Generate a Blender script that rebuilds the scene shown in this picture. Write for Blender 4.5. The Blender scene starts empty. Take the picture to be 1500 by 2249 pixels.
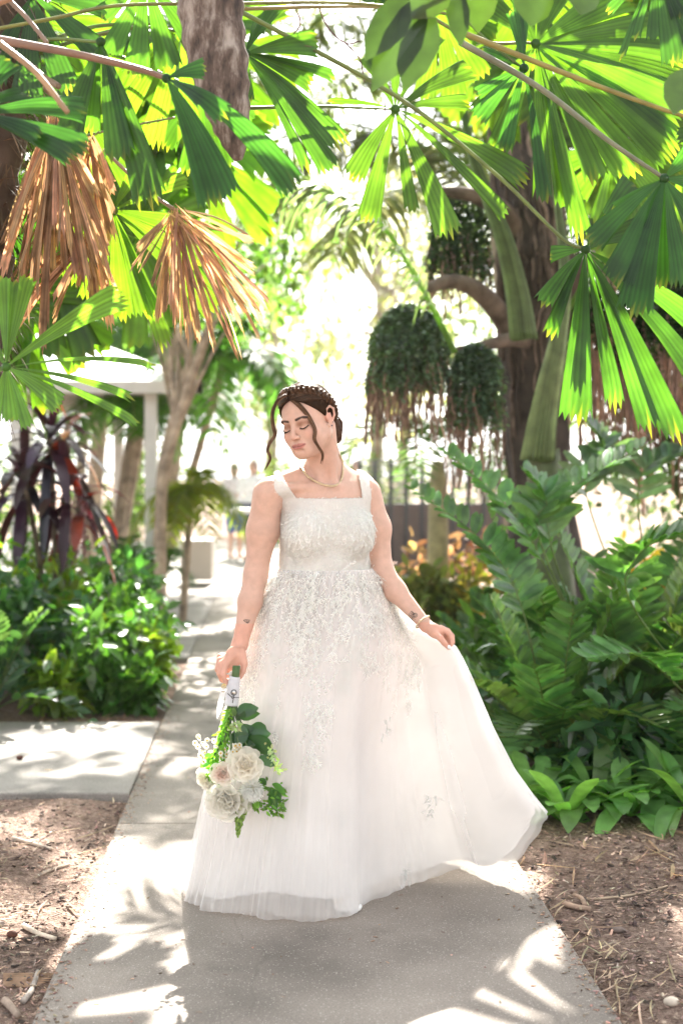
import bpy, math, random
import numpy as np
from mathutils import Vector, Matrix

# ---------------------------------------------------------------- camera, light, exposure
sc = bpy.context.scene
col = sc.collection
FPX = 3124.0                      # focal length in photo pixels (50 mm on a 24 x 36 frame held upright)
TH = math.atan(80.5 / FPX)        # slight downward tilt
CAMZ = 1.40
cam = bpy.data.cameras.new('camera')
cam.sensor_fit = 'VERTICAL'
cam.sensor_height = 36.0
cam.sensor_width = 24.0
cam.lens = FPX / 2249.0 * 36.0
cam.clip_start = 0.05
cam.clip_end = 2000
cam.dof.use_dof = True
cam.dof.focus_distance = 4.50
cam.dof.aperture_fstop = 2.2
cam.dof.aperture_blades = 0
camo = bpy.data.objects.new('camera', cam)
col.objects.link(camo)
camo.location = (0, 0, CAMZ)
camo.rotation_euler = (math.pi / 2 - TH, 0, 0)
sc.camera = camo

SUN_EL = math.radians(41)
SUN_AZ = math.atan2(0.05, 1.0)    # measured from +Y towards +X
sdir = Vector((math.sin(SUN_AZ) * math.cos(SUN_EL), math.cos(SUN_AZ) * math.cos(SUN_EL), math.sin(SUN_EL)))
world = bpy.data.worlds.new('World')
sc.world = world
world.use_nodes = True
wn = world.node_tree
wn.nodes.clear()
w_out = wn.nodes.new('ShaderNodeOutputWorld')
w_bg = wn.nodes.new('ShaderNodeBackground')
w_sky = wn.nodes.new('ShaderNodeTexSky')
w_sky.sky_type = 'NISHITA'
w_sky.sun_disc = False
w_sky.sun_elevation = SUN_EL
w_sky.sun_rotation = SUN_AZ
w_sky.air_density = 1.0
w_sky.dust_density = 2.5
w_hs = wn.nodes.new('ShaderNodeHueSaturation')
w_hs.inputs['Saturation'].default_value = 0.14
w_bg.inputs['Strength'].default_value = 0.09
wn.links.new(w_sky.outputs[0], w_hs.inputs['Color'])
wn.links.new(w_hs.outputs[0], w_bg.inputs[0])
wn.links.new(w_bg.outputs[0], w_out.inputs[0])
sl = bpy.data.lights.new('sun', 'SUN')
sl.energy = 5.0
sl.angle = math.radians(0.55)
sl.color = (1.0, 0.95, 0.87)
so = bpy.data.objects.new('sun', sl)
col.objects.link(so)
so.rotation_euler = sdir.to_track_quat('Z', 'Y').to_euler()
so.location = (2, 20, 20)
sc.view_settings.view_transform = 'Standard'
sc.view_settings.look = 'None'
sc.view_settings.gamma = 1.0
sc.view_settings.exposure = 2.6
cy = sc.cycles
cy.max_bounces = 7
cy.diffuse_bounces = 4
cy.glossy_bounces = 2
cy.transmission_bounces = 5
cy.transparent_max_bounces = 10
cy.sample_clamp_indirect = 6.0
cy.use_denoising = True
cy.caustics_reflective = False
cy.caustics_refractive = False

# ---------------------------------------------------------------- helpers
rng = np.random.default_rng(7)
_fw = np.array([0, math.cos(TH), -math.sin(TH)])
_up = np.array([0, math.sin(TH), math.cos(TH)])


def W(px, py, Y):
    """point of the photo at distance Y in front of the camera, in metres"""
    r = _fw + np.array([1., 0, 0]) * (px - 750.) / FPX - _up * (py - 1124.5) / FPX
    return np.array([0, 0, CAMZ]) + r * (Y / r[1])


def unit(a):
    a = np.asarray(a, float)
    return a / np.maximum(np.linalg.norm(a, axis=-1, keepdims=True), 1e-9)


class MB:
    def __init__(s):
        s.V = []; s.Q = []; s.T = []; s.C = []; s.n = 0

    def add(s, V, Q=None, T=None, C=(0.5, 0.5, 0.5)):
        V = np.asarray(V, float).reshape(-1, 3)
        C = np.asarray(C, float)
        if C.ndim == 1:
            C = np.tile(C, (len(V), 1))
        s.V.append(V); s.C.append(C)
        if Q is not None and len(Q):
            s.Q.append(np.asarray(Q, np.int64).reshape(-1, 4) + s.n)
        if T is not None and len(T):
            s.T.append(np.asarray(T, np.int64).reshape(-1, 3) + s.n)
        s.n += len(V)
        return s

    def build(s, name, mat, parent=None, smooth=True, origin=None):
        V = np.vstack(s.V); C = np.vstack(s.C)
        Q = np.vstack(s.Q) if s.Q else np.zeros((0, 4), np.int64)
        T = np.vstack(s.T) if s.T else np.zeros((0, 3), np.int64)
        if origin is None and parent is not None:
            origin = np.array(parent.location) if parent.parent is None else np.array(parent['_o'])
        if origin is None:
            origin = np.zeros(3)
        origin = np.asarray(origin, float)
        me = bpy.data.meshes.new(name)
        me.vertices.add(len(V))
        me.vertices.foreach_set('co', (V - origin).astype(np.float32).ravel())
        me.loops.add(Q.size + T.size)
        me.loops.foreach_set('vertex_index', np.concatenate([Q.ravel(), T.ravel()]).astype(np.int32))
        me.polygons.add(len(Q) + len(T))
        ls = np.concatenate([np.arange(len(Q)) * 4, len(Q) * 4 + np.arange(len(T)) * 3]).astype(np.int32)
        me.polygons.foreach_set('loop_start', ls)
        me.polygons.foreach_set('use_smooth', np.full(len(Q) + len(T), smooth, bool))
        a = me.attributes.new('col', 'FLOAT_COLOR', 'POINT')
        a.data.foreach_set('color', np.hstack([C, np.ones((len(C), 1))]).astype(np.float32).ravel())
        me.update(calc_edges=True)
        me.validate()
        if mat:
            me.materials.append(mat)
        o = bpy.data.objects.new(name, me)
        col.objects.link(o)
        if parent is None:
            o.location = origin
        else:
            o.parent = parent
            po = np.array(parent.location) if parent.parent is None else np.array(parent['_o'])
            o.location = origin - po
            o['_o'] = [float(v) for v in origin]
        return o


def tag(o, label=None, cat=None, group=None, kind=None):
    if label: o['label'] = label
    if cat: o['category'] = cat
    if group: o['group'] = group
    if kind: o['kind'] = kind
    return o


def empty(name, loc, label=None, cat=None, group=None):
    o = bpy.data.objects.new(name, None)
    col.objects.link(o)
    o.location = [float(v) for v in loc]
    o.empty_display_size = 0.05
    return tag(o, label, cat, group)


def var(c, n, v=0.18, hue=0.08):
    """n colours scattered round c"""
    c = np.asarray(c, float)
    k = np.exp(rng.normal(0, v, (n, 1)))
    h = 1 + rng.normal(0, hue, (n, 3))
    return np.clip(c * k * h, 0, 1)


PROF_LEAF = [(0, .12), (.2, .8), (.45, 1.), (.75, .72), (1, .03)]
PROF_STRAP = [(0, .7), (.3, 1.), (.7, .9), (.9, .5), (1, .05)]
PROF_LANCE = [(0, .3), (.25, 1.), (.6, .75), (.85, .35), (1, .02)]
PROF_OBL = [(0, .25), (.15, .8), (.5, 1.), (.85, .9), (1, .25)]
PROF_CHIP = [(0, .8), (.5, 1.), (1, .7)]


def strips(mb, P0, D, S, L, Wd, bend=0., droopdir=(0, 0, -1), prof=PROF_LEAF, nseg=4, fold=0.2, C=(0.05, 0.1, 0.02), curl=None):
    """many leaf blades at once: start, direction, width direction, length, half width, droop"""
    P0 = np.asarray(P0, float).reshape(-1, 3)
    n = len(P0)
    D = unit(np.broadcast_to(D, (n, 3)))
    S = np.broadcast_to(np.asarray(S, float), (n, 3))
    S = unit(S - D * np.sum(S * D, 1, keepdims=True))
    N = np.cross(S, D)
    L = np.broadcast_to(np.asarray(L, float), (n,)); Wd = np.broadcast_to(np.asarray(Wd, float), (n,))
    bend = np.broadcast_to(np.asarray(bend, float), (n,))
    dd = np.broadcast_to(np.asarray(droopdir, float), (n, 3))
    t = np.linspace(0, 1, nseg + 1)
    w = np.interp(t, [p[0] for p in prof], [p[1] for p in prof])
    ctr = P0[:, None] + D[:, None] * (t[None, :, None] * L[:, None, None]) * (1 - 0.25 * np.abs(bend)[:, None, None] * t[None, :, None]) + dd[:, None] * (bend[:, None, None] * L[:, None, None] * (t ** 2)[None, :, None])
    if curl is not None:
        curl = np.broadcast_to(np.asarray(curl, float), (n,))
        ctr = ctr + S[:, None] * (curl[:, None, None] * L[:, None, None] * (t ** 2)[None, :, None])
    side = S[:, None] * (w[None, :, None] * Wd[:, None, None])
    lift = N[:, None] * (w[None, :, None] * Wd[:, None, None] * fold)
    V = np.stack([ctr - side + lift, ctr, ctr + side + lift], 2)      # n, seg, 3, 3
    m = nseg + 1
    base = np.arange(n)[:, None, None] * (m * 3)
    i = np.arange(nseg)[None, :, None] * 3
    j = np.arange(2)[None, None, :]
    a = base + i + j
    Q = np.stack([a, a + 1, a + 4, a + 3], -1).reshape(-1, 4)
    C = np.asarray(C, float)
    if C.ndim == 2:
        C = np.repeat(C, m * 3, axis=0)
    mb.add(V.reshape(-1, 3), Q, None, C)


def tube(mb, P, R, ns=8, C=(0.3, 0.2, 0.1), closed_ends=True, flat=1.0, flatdir=(0, 1, 0)):
    P = np.asarray(P, float)
    m = len(P)
    R = np.broadcast_to(np.asarray(R, float), (m,))
    T = unit(np.gradient(P, axis=0))
    ref = np.asarray(flatdir, float)
    if abs(np.dot(unit(ref), T[0])) > .95:
        ref = np.array([1., 0.2, 0])
    V = []
    for k in range(m):
        b = ref - T[k] * np.dot(ref, T[k]); b = unit(b); a = np.cross(T[k], b); ref = b
        ang = np.arange(ns) * 2 * math.pi / ns
        V.append(P[k] + R[k] * (np.outer(np.cos(ang), a) + np.outer(np.sin(ang), b) * flat))
    V = np.vstack(V)
    k = np.arange(m - 1)[:, None] * ns
    i = np.arange(ns)[None]
    i2 = (i + 1) % ns
    Q = np.stack([k + i, k + i2, k + ns + i2, k + ns + i], -1).reshape(-1, 4)
    T3 = None
    if closed_ends:
        V = np.vstack([V, P[0], P[-1]])
        nn = len(V)
        i = np.arange(ns); i2 = (i + 1) % ns
        T3 = np.vstack([np.stack([i2, i, np.full(ns, nn - 2)], 1), np.stack([(m - 1) * ns + i, (m - 1) * ns + i2, np.full(ns, nn - 1)], 1)])
    mb.add(V, Q, T3, C if np.ndim(C) == 1 else np.vstack([np.repeat(C, ns, 0)] + ([C[0], C[-1]] if closed_ends else [])))


def curve_pts(ctrl, n=16):
    """smooth curve through control points"""
    c = np.asarray(ctrl, float)
    if len(c) == 2:
        return c[0] + (c[1] - c[0]) * np.linspace(0, 1, n)[:, None]
    p = np.vstack([2 * c[0] - c[1], c, 2 * c[-1] - c[-2]])
    out = []
    for u in np.linspace(0, len(c) - 1 - 1e-9, n):
        i = int(u); f = u - i
        a, b, d, e = p[i], p[i + 1], p[i + 2], p[i + 3]
        out.append(.5 * ((2 * b) + (-a + d) * f + (2 * a - 5 * b + 4 * d - e) * f * f + (-a + 3 * b - 3 * d + e) * f ** 3))
    return np.array(out)


def box(mb, c, s, rz=0, C=(.5, .5, .5), bev=0.0):
    x, y, z = np.asarray(s, float) / 2
    V = np.array([[-x, -y, -z], [x, -y, -z], [x, y, -z], [-x, y, -z], [-x, -y, z], [x, -y, z], [x, y, z], [-x, y, z]])
    R = np.array([[math.cos(rz), -math.sin(rz), 0], [math.sin(rz), math.cos(rz), 0], [0, 0, 1]])
    mb.add(V @ R.T + np.asarray(c, float), [[0, 3, 2, 1], [4, 5, 6, 7], [0, 1, 5, 4], [1, 2, 6, 5], [2, 3, 7, 6], [3, 0, 4, 7]], None, C)


def ball(mb, c, r, C=(.5, .5, .5), n=8):
    r = np.broadcast_to(np.asarray(r, float), (3,))
    th = np.linspace(0, math.pi, n + 1)
    P = np.stack([np.zeros(n + 1), np.zeros(n + 1), np.cos(th)], 1)
    V = []
    for k in range(n + 1):
        a = np.arange(2 * n) * math.pi / n
        V.append(np.stack([np.sin(th[k]) * np.cos(a), np.sin(th[k]) * np.sin(a), np.full(2 * n, np.cos(th[k]))], 1))
    V = np.vstack(V) * r + np.asarray(c, float)
    k = np.arange(n)[:, None] * 2 * n; i = np.arange(2 * n)[None]; i2 = (i + 1) % (2 * n)
    mb.add(V, np.stack([k + i, k + 2 * n + i, k + 2 * n + i2, k + i2], -1).reshape(-1, 4), None, C)


# ---------------------------------------------------------------- materials
def _mat(name):
    m = bpy.data.materials.new(name)
    m.use_nodes = True
    nt = m.node_tree
    nt.nodes.clear()
    out = nt.nodes.new('ShaderNodeOutputMaterial')
    return m, nt, out


def _col(nt, amount=0.35, scale=30., detail=3., coord='Object'):
    """vertex colour times a soft noise"""
    at = nt.nodes.new('ShaderNodeAttribute'); at.attribute_name = 'col'
    tc = nt.nodes.new('ShaderNodeTexCoord')
    nz = nt.nodes.new('ShaderNodeTexNoise'); nz.inputs['Scale'].default_value = scale; nz.inputs['Detail'].default_value = detail
    nt.links.new(tc.outputs[coord], nz.inputs['Vector'])
    mr = nt.nodes.new('ShaderNodeMapRange')
    mr.inputs['From Min'].default_value = .3; mr.inputs['From Max'].default_value = .7
    mr.inputs['To Min'].default_value = 1 - amount; mr.inputs['To Max'].default_value = 1 + amount
    nt.links.new(nz.outputs['Fac'], mr.inputs['Value'])
    vm = nt.nodes.new('ShaderNodeVectorMath'); vm.operation = 'SCALE'
    nt.links.new(at.outputs['Color'], vm.inputs[0]); nt.links.new(mr.outputs['Result'], vm.inputs['Scale'])
    return vm.outputs[0], nz.outputs['Fac'], tc


def leaf_mat(name, trans=0.5, rough=0.35, tint=(2.2, 2.6, 0.8), amount=0.3, scale=25., spec=0.5):
    m, nt, out = _mat(name)
    c, fac, tc = _col(nt, amount, scale)
    p = nt.nodes.new('ShaderNodeBsdfPrincipled')
    p.inputs['Roughness'].default_value = rough
    p.inputs['Specular IOR Level'].default_value = spec
    nt.links.new(c, p.inputs['Base Color'])
    t = nt.nodes.new('ShaderNodeBsdfTranslucent')
    mx = nt.nodes.new('ShaderNodeMixShader'); mx.inputs[0].default_value = trans
    mu = nt.nodes.new('ShaderNodeVectorMath'); mu.operation = 'MULTIPLY'; mu.inputs[1].default_value = tint
    nt.links.new(c, mu.inputs[0]); nt.links.new(mu.outputs[0], t.inputs['Color'])
    nt.links.new(p.outputs[0], mx.inputs[1]); nt.links.new(t.outputs[0], mx.inputs[2])
    nt.links.new(mx.outputs[0], out.inputs[0])
    return m


def solid_mat(name, rough=0.6, amount=0.2, scale=20., metal=0., spec=0.5, bump=0., bscale=60., sss=0., coat=0., sheen=0.):
    m, nt, out = _mat(name)
    c, fac, tc = _col(nt, amount, scale)
    p = nt.nodes.new('ShaderNodeBsdfPrincipled')
    p.inputs['Roughness'].default_value = rough
    p.inputs['Metallic'].default_value = metal
    p.inputs['Specular IOR Level'].default_value = spec
    nt.links.new(c, p.inputs['Base Color'])
    if sheen:
        p.inputs['Sheen Weight'].default_value = sheen
    if sss:
        p.inputs['Subsurface Weight'].default_value = sss
        p.inputs['Subsurface Radius'].default_value = (1.0, .35, .2)
        p.inputs['Subsurface Scale'].default_value = 0.012
    if bump:
        nz = nt.nodes.new('ShaderNodeTexNoise'); nz.inputs['Scale'].default_value = bscale; nz.inputs['Detail'].default_value = 5
        nt.links.new(tc.outputs['Object'], nz.inputs['Vector'])
        b = nt.nodes.new('ShaderNodeBump'); b.inputs['Strength'].default_value = bump; b.inputs['Distance'].default_value = 0.01
        nt.links.new(nz.outputs['Fac'], b.inputs['Height']); nt.links.new(b.outputs[0], p.inputs['Normal'])
    nt.links.new(p.outputs[0], out.inputs[0])
    return m


def cloth_mat(name, trans=0.35, alpha=1.0, rough=0.7, amount=0.03):
    m, nt, out = _mat(name)
    c, fac, tc = _col(nt, amount, 8.)
    p = nt.nodes.new('ShaderNodeBsdfPrincipled'); p.inputs['Roughness'].default_value = rough
    p.inputs['Specular IOR Level'].default_value = 0.25
    p.inputs['Sheen Weight'].default_value = 0.15
    nt.links.new(c, p.inputs['Base Color'])
    t = nt.nodes.new('ShaderNodeBsdfTranslucent'); nt.links.new(c, t.inputs['Color'])
    mx = nt.nodes.new('ShaderNodeMixShader'); mx.inputs[0].default_value = trans
    nt.links.new(p.outputs[0], mx.inputs[1]); nt.links.new(t.outputs[0], mx.inputs[2])
    last = mx
    if alpha < 1:
        tr = nt.nodes.new('ShaderNodeBsdfTransparent')
        m2 = nt.nodes.new('ShaderNodeMixShader'); m2.inputs[0].default_value = alpha
        # a net is more closed when looked at along its surface
        lw = nt.nodes.new('ShaderNodeLayerWeight'); lw.inputs['Blend'].default_value = 0.35
        mr = nt.nodes.new('ShaderNodeMapRange'); mr.inputs['To Min'].default_value = alpha; mr.inputs['To Max'].default_value = min(1, alpha + .5)
        nt.links.new(lw.outputs['Facing'], mr.inputs['Value']); nt.links.new(mr.outputs[0], m2.inputs[0])
        nt.links.new(tr.outputs[0], m2.inputs[1]); nt.links.new(mx.outputs[0], m2.inputs[2])
        last = m2
    nt.links.new(last.outputs[0], out.inputs[0])
    return m


M_PALM = leaf_mat('palm_leaf', 0.50, 0.34, (2.9, 2.75, .65), .4, 7.)
M_LEAF = leaf_mat('glossy_leaf', 0.40, 0.25, (2.4, 2.6, .8), .3, 14., .6)
M_FAR = leaf_mat('distant_leaf', 0.55, 0.5, (2.2, 2.3, 1.2), .3, 1.5, .3)
M_DRY = leaf_mat('dry_leaf', 0.45, 0.7, (1.5, 1.25, .9), .35, 18., .2)
M_DARKLEAF = leaf_mat('purple_leaf', 0.22, 0.28, (2.2, .8, .8), .3, 10., .6)
M_STEM = solid_mat('petiole', .5, .3, 12.)
M_BARK = solid_mat('bark', .9, .5, 9., bump=.9, bscale=28.)
M_ROOT = solid_mat('aerial_root', .85, .4, 20.)
M_SKIN = solid_mat('skin', .48, .07, 45., spec=.4, sss=.12, bump=.15, bscale=350.)
M_HAIR = solid_mat('hair', .55, .35, 60., spec=.18)
M_SCALP = solid_mat('hair_base', .85, .3, 60., spec=.03)
M_METAL = solid_mat('gold_metal', .25, .1, 50., metal=1.)
M_PLAIN = solid_mat('plain', .6, .1, 10.)
M_PAINT = solid_mat('painted_metal', .45, .06, 5.)
M_CHIP = solid_mat('wood_chip', .9, .4, 90.)
M_LACE = cloth_mat('lace', .40, 1., .6, .04)
M_SATIN = cloth_mat('satin', .30, 1., .5)
M_TULLE = cloth_mat('tulle', .35, .30, .8)
M_PETAL = cloth_mat('petal', .48, 1., .6, .05)
M_CLOTHES = solid_mat('fabric', .85, .2, 15.)
# ---------------------------------------------------------------- implicit surfaces (continuous bodies)
class Field:
    def __init__(s, xs, ys, zs):
        s.a = [np.asarray(v, np.float64) for v in (xs, ys, zs)]
        s.f = np.full([len(v) for v in s.a], 1.0, np.float32)

    def _sub(s, lo, hi):
        sl = []
        for a, l, h in zip(s.a, lo, hi):
            i0 = max(0, np.searchsorted(a, l) - 1); i1 = min(len(a), np.searchsorted(a, h) + 1)
            if i1 <= i0: return None, None
            sl.append(slice(i0, i1))
        g = [s.a[0][sl[0]][:, None, None], s.a[1][sl[1]][None, :, None], s.a[2][sl[2]][None, None, :]]
        return tuple(sl), g

    def _mix(s, sl, d, k, cut=False):
        f = s.f[sl]
        if cut:
            d = -d
            h = np.clip(.5 - .5 * (f - d) / k, 0, 1)
            s.f[sl] = f * (1 - h) + d * h + k * h * (1 - h)
        else:
            h = np.clip(.5 + .5 * (f - d) / k, 0, 1)
            s.f[sl] = f * (1 - h) + d * h - k * h * (1 - h)

    def cone(s, a, b, ra, rb, k=.02, cut=False, flat=None):
        """tapered limb from a to b; flat=(dir, factor) squeezes it along dir"""
        a = np.asarray(a, float); b = np.asarray(b, float)
        r = max(ra, rb) + k + .006
        if flat: r *= max(1.0, flat[1])
        sl, g = s._sub(np.minimum(a, b) - r, np.maximum(a, b) + r)
        if sl is None: return s
        ab = b - a; L2 = max(ab @ ab, 1e-9)
        X, Y, Z = g[0] - a[0], g[1] - a[1], g[2] - a[2]
        t = np.clip((X * ab[0] + Y * ab[1] + Z * ab[2]) / L2, 0, 1)
        dx, dy, dz = X - t * ab[0], Y - t * ab[1], Z - t * ab[2]
        q = dx * dx + dy * dy + dz * dz
        if flat:
            n = unit(flat[0]); e = dx * n[0] + dy * n[1] + dz * n[2]
            q = q + e * e * (1 / flat[1] ** 2 - 1)
        d = np.sqrt(q) - (ra + (rb - ra) * t)
        s._mix(sl, d.astype(np.float32), k, cut)
        return s

    def ell(s, c, r, R=None, k=.02, cut=False):
        c = np.asarray(c, float); r = np.asarray(r, float)
        m = max(r) + k + .006
        sl, g = s._sub(c - m, c + m)
        if sl is None: return s
        X, Y, Z = g[0] - c[0], g[1] - c[1], g[2] - c[2]
        if R is not None:
            X, Y, Z = (R[0, i] * X + R[1, i] * Y + R[2, i] * Z for i in range(3))
        k0 = np.sqrt((X / r[0]) ** 2 + (Y / r[1]) ** 2 + (Z / r[2]) ** 2)
        k1 = np.sqrt((X / r[0] ** 2) ** 2 + (Y / r[1] ** 2) ** 2 + (Z / r[2] ** 2) ** 2)
        d = k0 * (k0 - 1) / np.maximum(k1, 1e-6)
        s._mix(sl, d.astype(np.float32), k, cut)
        return s

    def mesh(s):
        f = s.f; a = s.a
        ins = f < 0
        nx, ny, nz = f.shape
        cs = np.zeros((nx - 1, ny - 1, nz - 1), np.int8)
        for i in (0, 1):
            for j in (0, 1):
                for k in (0, 1):
                    cs += ins[i:nx - 1 + i, j:ny - 1 + j, k:nz - 1 + k]
        act = (cs > 0) & (cs < 8)
        I, J, K = np.nonzero(act)
        idx = np.full(act.shape, -1, np.int64); idx[I, J, K] = np.arange(len(I))
        acc = np.zeros((len(I), 3)); cnt = np.zeros(len(I))
        for ax in range(3):
            o = [x for x in range(3) if x != ax]
            for u in (0, 1):
                for v in (0, 1):
                    d0 = [0, 0, 0]; d0[o[0]] = u; d0[o[1]] = v
                    d1 = list(d0); d1[ax] = 1
                    f0 = f[I + d0[0], J + d0[1], K + d0[2]]; f1 = f[I + d1[0], J + d1[1], K + d1[2]]
                    m = (f0 < 0) != (f1 < 0)
                    t = np.where(m, f0 / np.where(m, f0 - f1, 1), 0)
                    IJK = [I, J, K]
                    for c in range(3):
                        p0 = a[c][IJK[c] + d0[c]]; p1 = a[c][IJK[c] + d1[c]]
                        acc[:, c] += np.where(m, p0 + (p1 - p0) * t, 0)
                    cnt += m
        V = acc / np.maximum(cnt, 1)[:, None]
        Q = []
        for ax in range(3):
            o = [(ax + 1) % 3, (ax + 2) % 3]
            sl0 = [slice(None)] * 3; sl1 = [slice(None)] * 3
            sl0[ax] = slice(0, -1); sl1[ax] = slice(1, None)
            i0 = ins[tuple(sl0)]; i1 = ins[tuple(sl1)]
            for rev, m in ((False, i0 & ~i1), (True, ~i0 & i1)):
                e = np.stack(np.nonzero(m), 1)
                e = e[(e[:, o[0]] > 0) & (e[:, o[1]] > 0) & (e[:, o[0]] < f.shape[o[0]] - 1) & (e[:, o[1]] < f.shape[o[1]] - 1)]
                if not len(e): continue
                q = []
                for du, dv in ((0, 0), (-1, 0), (-1, -1), (0, -1)):
                    g = e.copy(); g[:, o[0]] += du; g[:, o[1]] += dv
                    q.append(idx[g[:, 0], g[:, 1], g[:, 2]])
                q = np.stack(q, 1)
                if rev: q = q[:, ::-1]
                Q.append(q)
        Q = np.vstack(Q)
        return V, Q


def relax(V, Q, it=2, lam=.5, w=None):
    E = np.vstack([Q[:, [0, 1]], Q[:, [1, 2]], Q[:, [2, 3]], Q[:, [3, 0]]])
    for _ in range(it):
        A = np.zeros_like(V); n = np.zeros(len(V))
        for c in range(3):
            A[:, c] = np.bincount(E[:, 0], V[E[:, 1], c], len(V)) + np.bincount(E[:, 1], V[E[:, 0], c], len(V))
        n = np.bincount(E[:, 0], minlength=len(V)) + np.bincount(E[:, 1], minlength=len(V))
        l = lam if w is None else lam * w[:, None]
        V = V + l * (A / np.maximum(n, 1)[:, None] - V)
    return V


def vnorm(V, Q):
    n = np.cross(V[Q[:, 2]] - V[Q[:, 0]], V[Q[:, 3]] - V[Q[:, 1]])
    N = np.zeros_like(V)
    for j in range(4):
        for c in range(3):
            N[:, c] += np.bincount(Q[:, j], n[:, c], len(V))
    return unit(N)


def axis_pts(segs):
    """non-uniform axis from (start, end, step) pieces"""
    out = []
    for a, b, st in segs:
        out.append(np.arange(a, b - 1e-9, st))
    return np.concatenate(out + [[segs[-1][1]]])
# ---------------------------------------------------------------- ground, paths
PK = -0.052                                            # heading of the path
def pathx(x, Y): return x + PK * (Y - 4.54)


def ground_mat():
    m, nt, out = _mat('mulch_soil')
    tc = nt.nodes.new('ShaderNodeTexCoord')
    n1 = nt.nodes.new('ShaderNodeTexNoise'); n1.inputs['Scale'].default_value = 1.6; n1.inputs['Detail'].default_value = 8
    n2 = nt.nodes.new('ShaderNodeTexNoise'); n2.inputs['Scale'].default_value = 42; n2.inputs['Detail'].default_value = 8; n2.inputs['Roughness'].default_value = .7
    v = nt.nodes.new('ShaderNodeTexVoronoi'); v.inputs['Scale'].default_value = 75
    mp = nt.nodes.new('ShaderNodeMapping'); mp.inputs['Scale'].default_value = (1, 2.2, 1)
    for x in (n1, n2, mp): nt.links.new(tc.outputs['Object'], x.inputs['Vector'])
    nt.links.new(mp.outputs[0], v.inputs['Vector'])
    r1 = nt.nodes.new('ShaderNodeValToRGB')
    r1.color_ramp.elements[0].position = .32; r1.color_ramp.elements[0].color = (.16, .105, .08, 1)
    r1.color_ramp.elements[1].position = .68; r1.color_ramp.elements[1].color = (.55, .41, .33, 1)
    e = r1.color_ramp.elements.new(.5); e.color = (.34, .235, .185, 1)
    nt.links.new(n2.outputs['Fac'], r1.inputs[0])
    mx = nt.nodes.new('ShaderNodeMixRGB'); mx.blend_type = 'MULTIPLY'; mx.inputs[0].default_value = .6
    r2 = nt.nodes.new('ShaderNodeMapRange'); r2.inputs['From Min'].default_value = .35; r2.inputs['From Max'].default_value = .65; r2.inputs['To Min'].default_value = .55; r2.inputs['To Max'].default_value = 1.35
    nt.links.new(n1.outputs['Fac'], r2.inputs[0])
    nt.links.new(r1.outputs[0], mx.inputs[1]); nt.links.new(r2.outputs[0], mx.inputs[2])
    p = nt.nodes.new('ShaderNodeBsdfPrincipled'); p.inputs['Roughness'].default_value = .95; p.inputs['Specular IOR Level'].default_value = .2
    nt.links.new(mx.outputs[0], p.inputs['Base Color'])
    ad = nt.nodes.new('ShaderNodeMath'); ad.operation = 'ADD'
    nt.links.new(n2.outputs['Fac'], ad.inputs[0]); nt.links.new(v.outputs['Distance'], ad.inputs[1])
    b = nt.nodes.new('ShaderNodeBump'); b.inputs['Strength'].default_value = 1.; b.inputs['Distance'].default_value = .018
    nt.links.new(ad.outputs[0], b.inputs['Height']); nt.links.new(b.outputs[0], p.inputs['Normal'])
    nt.links.new(p.outputs[0], out.inputs[0])
    return m


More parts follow.
